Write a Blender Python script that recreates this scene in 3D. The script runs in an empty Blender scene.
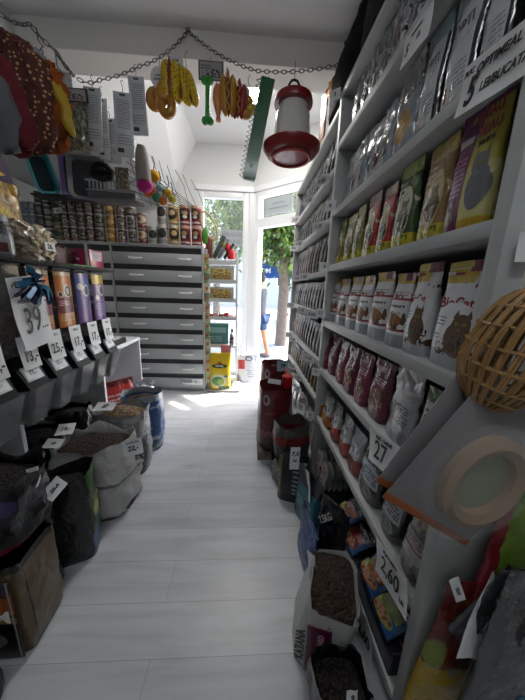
import bpy, bmesh, math, random
from mathutils import Vector, Matrix, noise
random.seed(7)
PI=math.pi
C=bpy.data.collections.new('scene'); bpy.context.scene.collection.children.link(C)
sc=bpy.context.scene
# ------------------------------------------------------------ camera frame
FP=265.0; CAMH=1.4
_v=Vector((-13.5,-62,FP)).normalized()
_d=Vector((-37.5,1124,FP)); _d-=_v*_d.dot(_v); _d.normalize()
_Z=-_d; _Y=_v; _X=_Y.cross(_Z)
MW=Matrix((_X,_Y,_Z))
EYE=Vector((0,0,CAMH))
def ray(x,y): return MW@Vector((x-262.5,y-350,FP))
def atX(x,y,X): r=ray(x,y); return EYE+r*(X/r.x)
def atY(x,y,Y): r=ray(x,y); return EYE+r*(Y/r.y)
def atZ(x,y,z=0.0): r=ray(x,y); return EYE+r*((z-CAMH)/r.z)
def proj(p):
    q=MW.transposed()@(Vector(p)-EYE); return (262.5+FP*q.x/q.z, 350+FP*q.y/q.z)
def yfor(xp,X,z):
    lo,hi=.3,8.
    for _ in range(40):
        m=(lo+hi)/2
        if proj((X,m,z))[0]>xp: lo=m
        else: hi=m
    return lo
cam=bpy.data.cameras.new('camera'); co=bpy.data.objects.new('camera',cam); C.objects.link(co)
m4=(MW@Matrix(((1,0,0),(0,-1,0),(0,0,-1)))).to_4x4(); m4.translation=EYE
co.matrix_world=m4; cam.sensor_fit='VERTICAL'; cam.sensor_height=36; cam.sensor_width=27; cam.lens=FP/700*36
cam.clip_start=.02; sc.camera=co
# ------------------------------------------------------------ materials
MATS={}
def _new(name):
    m=bpy.data.materials.new(name); m.use_nodes=True
    return m,m.node_tree,m.node_tree.nodes['Principled BSDF']
def srgb(c):
    if isinstance(c,str):
        c=tuple(int(c[i:i+2],16)/255 for i in (0,2,4))
        c=tuple(x/12.92 if x<=.04045 else ((x+.055)/1.055)**2.4 for x in c)
    return (c[0],c[1],c[2],1)
def mat(name,col,rough=.5,metal=0,bump=0,bscale=40,var=0,coat=0,emit=None,es=1,trans=0,alpha=1,vscale=8):
    if name in MATS: return MATS[name]
    m,t,b=_new(name); N=t.nodes; L=t.links
    b.inputs['Base Color'].default_value=srgb(col); b.inputs['Roughness'].default_value=rough
    b.inputs['Metallic'].default_value=metal; b.inputs['Coat Weight'].default_value=coat
    b.inputs['Coat Roughness'].default_value=.12
    b.inputs['Transmission Weight'].default_value=trans; b.inputs['Alpha'].default_value=alpha
    tc=N.new('ShaderNodeTexCoord')
    if var:
        n=N.new('ShaderNodeTexNoise'); n.inputs['Scale'].default_value=vscale; n.inputs['Detail'].default_value=6
        L.new(tc.outputs['Object'],n.inputs['Vector'])
        r=N.new('ShaderNodeMapRange'); r.inputs['From Min'].default_value=.3; r.inputs['From Max'].default_value=.7
        r.inputs['To Min'].default_value=1-var; r.inputs['To Max'].default_value=1+var*.5
        L.new(n.outputs['Fac'],r.inputs['Value'])
        h=N.new('ShaderNodeHueSaturation'); h.inputs['Color'].default_value=srgb(col)
        L.new(r.outputs['Result'],h.inputs['Value']); L.new(h.outputs['Color'],b.inputs['Base Color'])
    if bump:
        n=N.new('ShaderNodeTexNoise'); n.inputs['Scale'].default_value=bscale; n.inputs['Detail'].default_value=3
        L.new(tc.outputs['Object'],n.inputs['Vector'])
        bn=N.new('ShaderNodeBump'); bn.inputs['Strength'].default_value=bump; bn.inputs['Distance'].default_value=.01
        L.new(n.outputs['Fac'],bn.inputs['Height']); L.new(bn.outputs['Normal'],b.inputs['Normal'])
    if emit:
        b.inputs['Emission Color'].default_value=srgb(emit); b.inputs['Emission Strength'].default_value=es
    MATS[name]=m; return m
def printed(name,bg,layers,rough=.3,coat=.3,bump=.4,bscale=14,metal=0):
    """packaging print: flat shapes laid over a ground colour in the bag's own UV"""
    if name in MATS: return MATS[name]
    m,t,b=_new(name); N=t.nodes; L=t.links
    tc=N.new('ShaderNodeTexCoord'); sp=N.new('ShaderNodeSeparateXYZ'); L.new(tc.outputs['UV'],sp.inputs[0])
    U,V=sp.outputs[0],sp.outputs[1]
    def M(op,a,bv=0.,c=0.):
        n=N.new('ShaderNodeMath'); n.operation=op
        for i,x in enumerate((a,bv,c)):
            if isinstance(x,(int,float)): n.inputs[i].default_value=x
            else: L.new(x,n.inputs[i])
        return n.outputs[0]
    DK=lambda c:tuple(x*.78 for x in srgb(c)[:3])+(1,)
    cur=None; prev=DK(bg)
    for ly in layers:
        k=ly[0]; col=ly[-1]
        if k in('rect','noise','dots'):
            u0,u1,v0,v1=ly[1:5]
            ma=M('MULTIPLY',M('COMPARE',U,(u0+u1)/2,(u1-u0)/2),M('COMPARE',V,(v0+v1)/2,(v1-v0)/2))
            if k!='rect':
                if k=='noise':
                    nz=N.new('ShaderNodeTexNoise'); nz.inputs['Scale'].default_value=ly[5]; nz.inputs['Detail'].default_value=2
                    L.new(tc.outputs['UV'],nz.inputs['Vector']); ma=M('MULTIPLY',ma,M('GREATER_THAN',nz.outputs['Fac'],ly[6]))
                else:
                    nz=N.new('ShaderNodeTexVoronoi'); nz.inputs['Scale'].default_value=ly[5]
                    L.new(tc.outputs['UV'],nz.inputs['Vector']); ma=M('MULTIPLY',ma,M('LESS_THAN',nz.outputs['Distance'],ly[6]))
        elif k=='ell':
            cu,cv,ru,rv=ly[1:5]
            a=M('DIVIDE',M('SUBTRACT',U,cu),ru); c=M('DIVIDE',M('SUBTRACT',V,cv),rv)
            ma=M('LESS_THAN',M('ADD',M('MULTIPLY',a,a),M('MULTIPLY',c,c)),1.)
        elif k=='tri': # apex u, apex v, half width, height
            cu,tv,hw,hh=ly[1:5]
            a=M('MULTIPLY',M('ABSOLUTE',M('SUBTRACT',U,cu)),hh/hw)
            ma=M('MULTIPLY',M('LESS_THAN',M('ADD',V,a),tv),M('GREATER_THAN',V,tv-hh))
        elif k=='lines': # u0,u1,v0,v1,n : text-like rows
            u0,u1,v0,v1,n=ly[1:6]
            ma=M('MULTIPLY',M('COMPARE',U,(u0+u1)/2,(u1-u0)/2),M('COMPARE',V,(v0+v1)/2,(v1-v0)/2))
            fr=M('FRACT',M('MULTIPLY',M('SUBTRACT',V,v0),n/(v1-v0)))
            nz=N.new('ShaderNodeTexNoise'); nz.inputs['Scale'].default_value=30; nz.inputs['Detail'].default_value=0
            L.new(tc.outputs['UV'],nz.inputs['Vector'])
            ma=M('MULTIPLY',ma,M('MULTIPLY',M('LESS_THAN',fr,.5),M('GREATER_THAN',nz.outputs['Fac'],.42)))
        mx=N.new('ShaderNodeMix'); mx.data_type='RGBA'; L.new(ma,mx.inputs[0])
        if cur is None: mx.inputs[6].default_value=prev
        else: L.new(cur,mx.inputs[6])
        mx.inputs[7].default_value=DK(col); cur=mx.outputs[2]
    if cur is not None: L.new(cur,b.inputs['Base Color'])
    else: b.inputs['Base Color'].default_value=prev
    b.inputs['Roughness'].default_value=rough; b.inputs['Coat Weight'].default_value=coat; b.inputs['Metallic'].default_value=metal
    b.inputs['Coat Roughness'].default_value=.1
    if bump:
        n=N.new('ShaderNodeTexNoise'); n.inputs['Scale'].default_value=bscale; n.inputs['Detail'].default_value=2; n.inputs['Distortion'].default_value=1.2
        L.new(tc.outputs['Object'],n.inputs['Vector'])
        bn=N.new('ShaderNodeBump'); bn.inputs['Strength'].default_value=bump; bn.inputs['Distance'].default_value=.02
        L.new(n.outputs['Fac'],bn.inputs['Height']); L.new(bn.outputs['Normal'],b.inputs['Normal'])
    MATS[name]=m; return m
def kibble_mat(name,c1,c2,scale=70):
    if name in MATS: return MATS[name]
    m,t,b=_new(name); N=t.nodes; L=t.links
    tc=N.new('ShaderNodeTexCoord'); v=N.new('ShaderNodeTexVoronoi'); v.inputs['Scale'].default_value=scale
    L.new(tc.outputs['Object'],v.inputs['Vector'])
    s=N.new('ShaderNodeSeparateColor'); L.new(v.outputs['Color'],s.inputs[0])
    mx=N.new('ShaderNodeMix'); mx.data_type='RGBA'; L.new(s.outputs[0],mx.inputs[0]); mx.inputs[6].default_value=srgb(c1); mx.inputs[7].default_value=srgb(c2)
    L.new(mx.outputs[2],b.inputs['Base Color']); b.inputs['Roughness'].default_value=.7
    bn=N.new('ShaderNodeBump'); bn.invert=True; bn.inputs['Strength'].default_value=1; bn.inputs['Distance'].default_value=.012
    L.new(v.outputs['Distance'],bn.inputs['Height']); L.new(bn.outputs['Normal'],b.inputs['Normal'])
    MATS[name]=m; return m
def thin_clear(name,col,a=.35,rough=.08):
    """thin clear plastic film or pane: mostly see-through with gloss"""
    if name in MATS: return MATS[name]
    m,t,b=_new(name); N=t.nodes; L=t.links
    tr=N.new('ShaderNodeBsdfTransparent'); tr.inputs[0].default_value=(1,1,1,1)
    b.inputs['Base Color'].default_value=srgb(col); b.inputs['Roughness'].default_value=rough
    mx=N.new('ShaderNodeMixShader'); mx.inputs[0].default_value=a
    L.new(tr.outputs[0],mx.inputs[1]); L.new(b.outputs[0],mx.inputs[2]); L.new(mx.outputs[0],N['Material Output'].inputs[0])
    MATS[name]=m; return m
# ------------------------------------------------------------ mesh helpers
class MB:
    def __init__(s): s.v=[]; s.f=[]; s.uv=[]; s.mi=[]
    def add(s,vs,fs,uvs=None,mi=0):
        o=len(s.v); s.v+= [tuple(p) for p in vs]
        for k,f in enumerate(fs):
            s.f.append([i+o for i in f]); s.mi.append(mi)
            s.uv.append([uvs[i] for i in f] if uvs else [(0,0)]*len(f))
        return s
    def box(s,lo,hi,mi=0,b=0):
        x0,y0,z0=lo; x1,y1,z1=hi
        if b:
            bm=bmesh.new(); bmesh.ops.create_cube(bm,size=1)
            for v in bm.verts: v.co=Vector((x0+(v.co.x+.5)*(x1-x0),y0+(v.co.y+.5)*(y1-y0),z0+(v.co.z+.5)*(z1-z0)))
            bmesh.ops.bevel(bm,geom=bm.edges[:],offset=b,segments=2,affect='EDGES',profile=.5)
            bm.normal_update(); bm.verts.index_update(); o=len(s.v); s.v+=[tuple(v.co) for v in bm.verts]
            for f in bm.faces:
                s.f.append([v.index+o for v in f.verts]); s.mi.append(mi); nx,ny,nz=[abs(c) for c in f.normal]; row=[]
                for v in f.verts:
                    u=(v.co.x-x0)/(x1-x0); w_=(v.co.y-y0)/(y1-y0); t_=(v.co.z-z0)/(z1-z0)
                    row.append((w_,t_) if nx>ny and nx>nz else ((u,w_) if nz>ny else (u,t_)))
                s.uv.append(row)
            bm.free(); return s
        vs=[(x0,y0,z0),(x1,y0,z0),(x1,y1,z0),(x0,y1,z0),(x0,y0,z1),(x1,y0,z1),(x1,y1,z1),(x0,y1,z1)]
        fs=[(0,3,2,1),(4,5,6,7),(0,1,5,4),(1,2,6,5),(2,3,7,6),(3,0,4,7)]
        uq=[(0,0),(1,0),(1,1),(0,1)]
        o=len(s.v); s.v+=vs
        for f in fs:
            s.f.append([i+o for i in f]); s.mi.append(mi); s.uv.append(uq)
        return s
    def tube(s,pts,r,seg=8,mi=0,cap=True,close=False):
        pts=[Vector(p) for p in pts]; n=len(pts); rr=r if isinstance(r,(list,tuple)) else [r]*n
        vs=[];fs=[];up=None
        for i,p in enumerate(pts):
            if close: t=(pts[(i+1)%n]-pts[i-1])
            else: t=(pts[min(i+1,n-1)]-pts[max(i-1,0)])
            t.normalize()
            if up is None: up=Vector((0,0,1)) if abs(t.z)<.9 else Vector((1,0,0))
            a=t.cross(up).normalized(); b2=a.cross(t).normalized(); up=b2
            for k in range(seg):
                an=2*PI*k/seg; vs.append(p+a*math.cos(an)*rr[i]+b2*math.sin(an)*rr[i])
        m=n if close else n-1
        for i in range(m):
            j=(i+1)%n
            for k in range(seg):
                l=(k+1)%seg; fs.append((i*seg+k,i*seg+l,j*seg+l,j*seg+k))
        if cap and not close: fs.append(tuple(range(seg))[::-1]); fs.append(tuple((n-1)*seg+k for k in range(seg)))
        return s.add(vs,fs,None,mi)
    def lathe(s,prof,seg=24,org=(0,0,0),mi=0,sx=1,sy=1,cap=True):
        vs=[];fs=[];uv=[];n=len(prof);H=prof[-1][1]-prof[0][1] or 1
        for (r,z) in prof:
            for k in range(seg+1):
                a=2*PI*k/seg-PI/2; vs.append((org[0]+r*math.cos(a)*sx,org[1]+r*math.sin(a)*sy,org[2]+z))
                w=((k/seg)*2+.5)%1 if k<seg else .5
                uv.append((( (k/seg)+.5) if k<=seg/2 else (k/seg-.5),(z-prof[0][1])/H))
        q=seg+1
        for i in range(n-1):
            for k in range(seg): fs.append((i*q+k,i*q+k+1,(i+1)*q+k+1,(i+1)*q+k))
        if cap:
            if prof[0][0]>1e-4: fs.append(tuple(range(seg))[::-1])
            if prof[-1][0]>1e-4: fs.append(tuple((n-1)*q+k for k in range(seg)))
        return s.add(vs,fs,uv,mi)
    def ball(s,c,r,seg=14,ring=8,mi=0):
        if isinstance(r,(int,float)): r=(r,r,r)
        vs=[];fs=[]
        for i in range(ring+1):
            t=PI*i/ring
            for k in range(seg):
                a=2*PI*k/seg; vs.append((c[0]+r[0]*math.sin(t)*math.cos(a),c[1]+r[1]*math.sin(t)*math.sin(a),c[2]+r[2]*math.cos(t)))
        for i in range(ring):
            for k in range(seg): fs.append((i*seg+k,(i+1)*seg+k,(i+1)*seg+(k+1)%seg,i*seg+(k+1)%seg))
        return s.add(vs,fs,None,mi)
    def xf(s,M,start=0):
        for i in range(start,len(s.v)): s.v[i]=tuple(M@Vector(s.v[i]))
        return s
    def mesh(s,name,mats,smooth=True,ang=40):
        me=bpy.data.meshes.new(name); me.from_pydata(s.v,[],s.f)
        ul=me.uv_layers.new(name='UVMap'); i=0
        fl=[c for u in s.uv for p in u for c in p]; ul.data.foreach_set('uv',fl)
        for m in (mats if isinstance(mats,(list,tuple)) else [mats]): me.materials.append(m)
        me.polygons.foreach_set('material_index',s.mi)
        bm=bmesh.new(); bm.from_mesh(me); bmesh.ops.remove_doubles(bm,verts=bm.verts,dist=1e-5)
        bmesh.ops.recalc_face_normals(bm,faces=bm.faces)
        if smooth:
            for f in bm.faces: f.smooth=True
            for e in bm.edges:
                if len(e.link_faces)!=2 or e.calc_face_angle(0)>math.radians(ang): e.smooth=False
        bm.to_mesh(me); bm.free(); me.update()
        return me
    def build(s,name,mats,parent=None,smooth=True,ang=40,loc=None):
        o=bpy.data.objects.new(name,s.mesh(name,mats,smooth,ang)); C.objects.link(o)
        if parent: o.parent=parent
        if loc is not None: o.location=loc
        return o
def tag(o,label=None,cat=None,group=None,kind=None):
    if label: o['label']=label
    if cat: o['category']=cat
    if group: o['group']=group
    if kind: o['kind']=kind
    return o
def thing(name,label,cat,loc=(0,0,0),rz=0,group=None,rot=None):
    o=bpy.data.objects.new(name,None); C.objects.link(o); o.location=loc
    o.rotation_euler=rot if rot else (0,0,rz); o.empty_display_size=.05
    return tag(o,label,cat,group)
def copy_tree(o,parent=None):
    c=o.copy(); C.objects.link(c); c.parent=parent
    for ch in list(KIDS.get(o.name,())): copy_tree(ch,c)
    if parent is not None: KIDS.setdefault(parent.name,[]).append(c)
    return c
KIDS={}
def kids_of(o):
    KIDS[o.name]=[x for x in C.objects if x.parent==o]
    for k in KIDS[o.name]: kids_of(k)
class Protos:
    """first use moves the prototype itself, later uses copy it"""
    def __init__(s): s.p={}
    def use(s,key,make,label,cat,group=None,loc=(0,0,0),rot=(0,0,0),scale=(1,1,1)):
        if key not in s.p:
            o=make(); kids_of(o); s.p[key]=o
        else: o=copy_tree(s.p[key])
        o.location=loc; o.rotation_euler=rot; o.scale=scale
        for k in ('label','category','group'):
            if k in o.keys(): del o[k]
        return tag(o,label,cat,group)
PR=Protos()
def struct(name,mb,m,smooth=False): return tag(mb.build(name,m,None,smooth),kind='structure')
def text(name,s,size,m,parent,loc=(0,0,0),rot=(PI/2,0,0),sx=1,shear=0,align='CENTER',ext=.0004,label=None,bold=0,mw=None):
    cu=bpy.data.curves.new(name,'FONT'); cu.body=s; cu.size=size; cu.align_x=align; cu.align_y='CENTER'; cu.extrude=ext; cu.shear=shear
    cu.offset=bold; cu.resolution_u=3
    tmp=bpy.data.objects.new('tmp',cu); C.objects.link(tmp)
    me=bpy.data.meshes.new_from_object(tmp.evaluated_get(bpy.context.evaluated_depsgraph_get()))
    bpy.data.objects.remove(tmp); bpy.data.curves.remove(cu)
    me.name=name; me.materials.clear(); me.materials.append(m)
    o=bpy.data.objects.new(name,me); C.objects.link(o); o.parent=parent; o.location=loc; o.rotation_euler=rot; o.scale=(sx,1,1)
    if label: o['label']=label
    return o
ORD=['first','second','third','fourth','fifth','sixth','seventh','eighth','ninth','tenth','eleventh','twelfth','thirteenth','fourteenth','fifteenth','sixteenth','seventeenth','eighteenth','nineteenth','twentieth']
def pouch_mb(w,h,d,seed=0,nu=32,nv=16,wr=.004,top=.03,botround=0,sealh=.1,puff=1.0):
    """stand-up pouch: gusset bottom, flat sealed top, crumpled faces; front faces -Y, base at z=0"""
    mb=MB(); vs=[];fs=[];uv=[]
    for j in range(nv+1):
        v=j/nv
        prof=1-(max(0,v-.25)/(1-.25-sealh))**1.6 if v>.25 else 1
        prof=max(prof,0) if v<1-sealh else 0
        if v<.06 : prof=.92+v
        dd=d*(top+(1-top)*prof)*puff
        ww=w*(1-.05*math.sin(PI*min(v*1.2,1))+ (.0))
        if botround: ww*=1-botround*(max(0,.18-v)/.18)**2
        for i in range(nu+1):
            a=2*PI*i/nu
            c,s_=math.cos(a),math.sin(a)
            e=.55
            x=ww/2*math.copysign(abs(c)**e,c); y=-dd/2*math.copysign(abs(s_)**.9,s_)
            if v>.02:
                n=noise.noise(Vector((x*22+seed*7.3,y*4+seed,v*h*26)))*wr*(.3+v*1.2)
                y+=n if s_>=0 else -n; x+=noise.noise(Vector((v*9+seed,c,seed)))*wr*.8
                z=v*h + (noise.noise(Vector((x*20,seed,2)))*wr*.8 if v>.9 else 0)
            else: z=0
            vs.append((x,y,z)); uv.append((x/w+.5,v))
    q=nu+1
    for j in range(nv):
        for i in range(nu): fs.append((j*q+i,j*q+i+1,(j+1)*q+i+1,(j+1)*q+i))
    fs.append(tuple(range(nu))[::-1]); fs.append(tuple(nv*q+i for i in range(nu)))
    mb.add(vs,fs,uv); return mb
def sack_mb(w,d,h,seed=0,nu=48,nv=18,e=.5,bulge=.06,wr=.012,flare=.0,tilt=0,wall=.006,lean=(0,0),inner=.25):
    """open-topped sack with an inner wall; base at z=0; tilt raises the rim towards +x"""
    mb=MB(); vs=[];fs=[];uv=[]
    rows=[]
    for j in range(nv+1): rows.append((j/nv,0))
    for j in range(1,7): rows.append((1-inner*j/6,1))
    for (v,inn) in rows:
        k=1+bulge*math.sin(PI*v)+flare*v-(.06*(1-v/.08) if v<.08 else 0)
        for i in range(nu+1):
            a=2*PI*i/nu; c,s_=math.cos(a),math.sin(a)
            sh=wall if inn else 0
            x=(w/2-sh)*k*math.copysign(abs(c)**e,c); y=-(d/2-sh)*k*math.copysign(abs(s_)**e,s_)
            cc=Vector((c,s_,0))
            n=noise.noise(Vector((c*2.3+seed*3.1,s_*2.3,v*h*9)))+.5*noise.noise(Vector((c*5+seed,s_*5,v*h*22)))
            if 0<v: x+=c*n*wr; y-=s_*n*wr
            z=v*h
            if v>.5: z+= (v-.5)*2*(tilt*c + noise.noise(Vector((c*2+seed,s_*2,5)))*wr*2.2)
            x+=lean[0]*v; y+=lean[1]*v
            vs.append((x,y,z)); uv.append((i/nu,v))
    q=nu+1
    for j in range(len(rows)-1):
        for i in range(nu): fs.append((j*q+i,j*q+i+1,(j+1)*q+i+1,(j+1)*q+i))
    fs.append(tuple(range(nu))[::-1])
    mb.add(vs,fs,uv); return mb
def heap_mb(w,d,hh,seed=0,n=24,e=.6,rough=.006,lean=0):
    mb=MB(); vs=[(0,0,hh)];fs=[];uv=[(.5,.5)]
    nu=48
    for j in range(1,n+1):
        r=j/n
        for i in range(nu):
            a=2*PI*i/nu;c,s_=math.cos(a),math.sin(a)
            x=w/2*r*math.copysign(abs(c)**e,c);y=d/2*r*math.copysign(abs(s_)**e,s_)
            z=hh*(1-r*r)+noise.noise(Vector((x*60+seed,y*60,seed)))*rough+noise.noise(Vector((x*9,y*9,seed)))*rough*2
            vs.append((x,y,z+lean*x)); uv.append((.5,.5))
    for i in range(nu): fs.append((0,1+i,1+(i+1)%nu))
    for j in range(n-1):
        for i in range(nu):
            a=1+j*nu+i;b=1+j*nu+(i+1)%nu; fs.append((a,a+nu,b+nu,b))
    o=len(vs); 
    for i in range(nu):
        p=vs[1+(n-1)*nu+i]; vs.append((p[0]*.97,p[1]*.97,p[2]-.05)); uv.append((0,0))
    for i in range(nu):
        a=1+(n-1)*nu+i;b=1+(n-1)*nu+(i+1)%nu; fs.append((a,o+i,o+(i+1)%nu,b))
    fs.append(tuple(o+i for i in range(nu)))
    mb.add(vs,fs,uv); return mb
def paper_mb(w,h,curl=.01,th=.0008,n=8,seed=0):
    mb=MB(); vs=[];fs=[];uv=[]
    for side in (0,1):
        for j in range(n+1):
            for i in range(n+1):
                u,v=i/n-.5,j/n-.5
                y=curl*(math.cos(v*PI)*.6-.6+ .5*noise.noise(Vector((u*2,v*2,seed+3.1))))+(th if side else 0)
                vs.append((u*w,y,v*h)); uv.append((u+.5,v+.5))
    q=n+1;B=q*q
    for j in range(n):
        for i in range(n):
            a=j*q+i; fs.append((a,a+1,a+q+1,a+q)); fs.append((B+a,B+a+q,B+a+q+1,B+a+1))
    rim=[i for i in range(n)]+[i*q+n for i in range(n)]+[n*q+n-i for i in range(n)]+[(n-i)*q for i in range(n)]
    for k in range(len(rim)):
        a,b=rim[k],rim[(k+1)%len(rim)]; fs.append((a,B+a,B+b,b))
    mb.add(vs,fs,uv); return mb
WHITEP=mat('white_card',(.72,.73,.74),.6,bump=.05,bscale=60)
INK=mat('marker_ink','101114',.5)
def card(name,label,cat,corners,lines,group=None,m=None,ink=None,curl=.006,off=0):
    """a sheet given by its four world corners (TL,TR,BR,BL); lines=[(text,size,x,z,bold)] in fractions of the sheet"""
    TL,TR,BR,BL=[Vector(c) for c in corners]
    X=((TR-TL)+(BR-BL))/2; Zv=((TL-BL)+(TR-BR))/2; w=X.length; x=X.normalized()
    z=(Zv-x*Zv.dot(x)); h=z.length; z.normalize(); y=z.cross(x)
    c=(TL+TR+BR+BL)/4-y*off*-1
    M=Matrix((x,y,z)).transposed().to_4x4(); M.translation=c
    o=thing(name,label,cat,group=group); o.matrix_world=M
    paper_mb(w,h,curl,seed=len(C.objects)%17).build('sheet',m or WHITEP,o)
    for (s,sz,lx,lz,*r) in lines:
        text('lettering',s,sz*h,ink or INK,o,(lx*w,-.0022-curl*.25,lz*h),bold=(r[0] if r else .0)*h,shear=.15,sx=r[1] if len(r)>1 else 1)
    return o
SKYS=.85; SUNS=8; EXPO=.93; LAMPS=25; FILLS=14
# ============================================================ SETTING
def plank_mat():
    m,t,b=_new('white_plank_laminate'); N=t.nodes; L=t.links
    tc=N.new('ShaderNodeTexCoord'); mp=N.new('ShaderNodeMapping'); L.new(tc.outputs['Object'],mp.inputs[0])
    mp.inputs['Location'].default_value=(.35,.02,0)
    br=N.new('ShaderNodeTexBrick'); br.offset=.37; br.inputs['Scale'].default_value=1; br.inputs['Brick Width'].default_value=1.25; br.inputs['Row Height'].default_value=.19
    br.inputs['Mortar Size'].default_value=.0012; br.inputs['Mortar Smooth'].default_value=.2; br.inputs['Bias'].default_value=0
    br.inputs['Color1'].default_value=(.50,.52,.545,1); br.inputs['Color2'].default_value=(.56,.58,.60,1); br.inputs['Mortar'].default_value=(.30,.31,.33,1)
    L.new(mp.outputs[0],br.inputs[0])
    m2=N.new('ShaderNodeMapping'); m2.inputs['Scale'].default_value=(1.1,9,1); L.new(tc.outputs['Object'],m2.inputs[0])
    n=N.new('ShaderNodeTexNoise'); n.inputs['Scale'].default_value=1.6; n.inputs['Detail'].default_value=8; n.inputs['Roughness'].default_value=.62; n.inputs['Distortion'].default_value=.6
    L.new(m2.outputs[0],n.inputs['Vector'])
    r=N.new('ShaderNodeMapRange'); r.inputs['From Min'].default_value=.33; r.inputs['From Max'].default_value=.6; r.inputs['To Min'].default_value=.82; r.inputs['To Max'].default_value=1.04
    L.new(n.outputs['Fac'],r.inputs['Value'])
    h=N.new('ShaderNodeHueSaturation'); L.new(br.outputs['Color'],h.inputs['Color']); L.new(r.outputs['Result'],h.inputs['Value'])
    v=N.new('ShaderNodeTexVoronoi'); v.inputs['Scale'].default_value=2.6; L.new(m2.outputs[0],v.inputs['Vector'])
    L.new(h.outputs['Color'],b.inputs['Base Color']); b.inputs['Roughness'].default_value=.33
    r2=N.new('ShaderNodeMapRange'); r2.inputs['To Min'].default_value=.22; r2.inputs['To Max'].default_value=.5; L.new(n.outputs['Fac'],r2.inputs['Value']); L.new(r2.outputs['Result'],b.inputs['Roughness'])
    return m
PAINT=mat('white_wall_paint',(.74,.745,.74),.7,bump=.06,bscale=50)
CEIL=mat('grey_white_ceiling_paint',(.72,.73,.74),.75,bump=.05,bscale=30,var=.03)
PVC=mat('white_window_frame',(.82,.83,.84),.35)
CZ=3.0; HZ=3.28; BY=2.14; WY=4.15
DC=Vector((.05,WY)); DD=Vector((.745,-.667)).normalized(); DN=Vector((-DD.y,DD.x))  # door plane start, direction, outward normal
DR=(.90-DC.x)/DD.x
DE=DC+DD*DR
fl=MB(); pts=[(-2.9,-1.6),( .92,-1.6),(.92,DE.y),(DC.x,WY),(-2.9,WY)]
fl.add([(x,y,0) for x,y in pts]+[(x,y,-.12) for x,y in pts],[(0,1,2,3,4),(9,8,7,6,5)]+[(i,5+i,5+(i+1)%5,(i+1)%5) for i in range(5)])
struct('floor',fl,plank_mat())
struct('wall_right',MB().box((.90,-1.6,0),(1.02,DE.y,HZ+.1)),PAINT)
struct('wall_left',MB().box((-3.02,-1.6,0),(-2.9,WY+.12,HZ+.1)),PAINT)
# window wall: solid left of the window, band over it, band over the door
wb=MB(); wb.box((-2.9,WY,0),(-.75,WY+.12,HZ)); wb.box((-.75,WY,2.71),(DC.x+.03,WY+.12,HZ))
struct('wall_back',wb,PAINT)
def dbox(mb,s0,s1,z0,z1,t0=0,t1=.1,mi=0):
    o=len(mb.v); mb.box((s0,t0,z0),(s1,t1,z1),mi)
    for i in range(o,len(mb.v)):
        x,y,z=mb.v[i]; p=DC+DD*x+DN*y; mb.v[i]=(p.x,p.y,z)
    return mb
struct('wall_door_side',dbox(MB(),0,DR+.1,2.71,HZ,0,.12),PAINT)
# ceilings
struct('ceiling_low',MB().box((-2.9,-1.6,CZ),(.92,BY,CZ+.1)),CEIL)
struct('ceiling_high',MB().box((-.752,BY,HZ),(.92,WY+.1,HZ+.1)),PAINT)
struct('trim_ceiling_beam',MB().box((-2.9,BY,2.845),(.90,BY+.22,HZ+.02),b=.004),mat('beam_paint',(.68,.66,.63),.7,bump=.05,bscale=30))
# sloped ceiling down to the boxed-in soffit along the left wall
E0=Vector((-1.30,BY+.22,2.86)); E1=Vector((-1.037,WY,2.781))
sl=MB(); a=(-.752,BY+.22,HZ); b=(-.752,WY,HZ)
sl.add([a,b,tuple(E1),tuple(E0),(a[0]-.03,a[1],a[2]+.05),(b[0]-.03,b[1],b[2]+.05),(E1.x-.03,E1.y,E1.z+.05),(E0.x-.03,E0.y,E0.z+.05)],[(0,1,2,3),(7,6,5,4),(0,4,5,1),(3,2,6,7),(0,3,7,4),(1,5,6,2)])
struct('ceiling_slope',sl,PAINT)
so=MB(); z0=2.62
P=[(E0.x,E0.y,E0.z),(E1.x,E1.y,E1.z),(E1.x,E1.y,z0),(E0.x,E0.y,z0),(-2.9,E0.y,E0.z),(-2.9,WY,E1.z),(-2.9,WY,z0),(-2.9,E0.y,z0)]
so.add(P,[(0,1,2,3),(3,2,6,7),(4,5,1,0),(7,6,5,4),(0,3,7,4),(1,5,6,2)])
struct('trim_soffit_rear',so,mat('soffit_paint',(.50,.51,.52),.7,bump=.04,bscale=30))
struct('trim_soffit_front',MB().box((-2.9,-1.6,2.6),(-1.50,BY,CZ)),MATS['soffit_paint'])
struct('wall_light_block',MB().box((-3.02,-1.72,0),(1.02,-1.6,HZ)),PAINT)  # unseen wall, added to shut out light from behind the camera
# ---- window_1 (left), door_1 and its transom
GL=thin_clear('window_glass',(.9,.95,.95),.10,.02)
def winbox(name,x0,x1,z0,z1,fw=.07,glass=True):
    o=thing(name,None,None,(x0,WY,0)); o['kind']='structure'
    f=MB()
    for lo,hi in (((0,.0,z0),(fw,.09,z1)),((x1-x0-fw,0,z0),(x1-x0,.09,z1)),((fw,0,z1-fw),(x1-x0-fw,.09,z1)),((fw,0,z0),(x1-x0-fw,.09,z0+fw))): f.box(lo,hi,b=.006)
    f.build('window_frame',PVC,o)
    MB().box((fw,.04,z0+fw),(x1-x0-fw,.046,z1-fw)).build('pane',GL,o)
    return o
W1=winbox('window_1',-.75,-.02,0,2.71,.085)
struct('trim_corner_post',MB().box((-.02,WY-.01,0),(.07,WY+.12,2.71),b=.008),PVC)
D1=thing('door_1',None,None,(DC.x,DC.y,0)); D1['kind']='structure'
def dpart(name,boxes,m):
    mb=MB()
    for q in boxes: dbox(mb,*q)
    o=mb.build(name,m,D1); 
    o.location=(-DC.x,-DC.y,0); return o
dpart('door_frame',[(.03,.10,0,2.71,-.01,.09),(DR-.16,DR,0,2.71,-.01,.09),(.10,DR-.16,2.24,2.36,-.01,.09),(.10,DR-.16,2.64,2.71,-.01,.09)],PVC)
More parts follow.
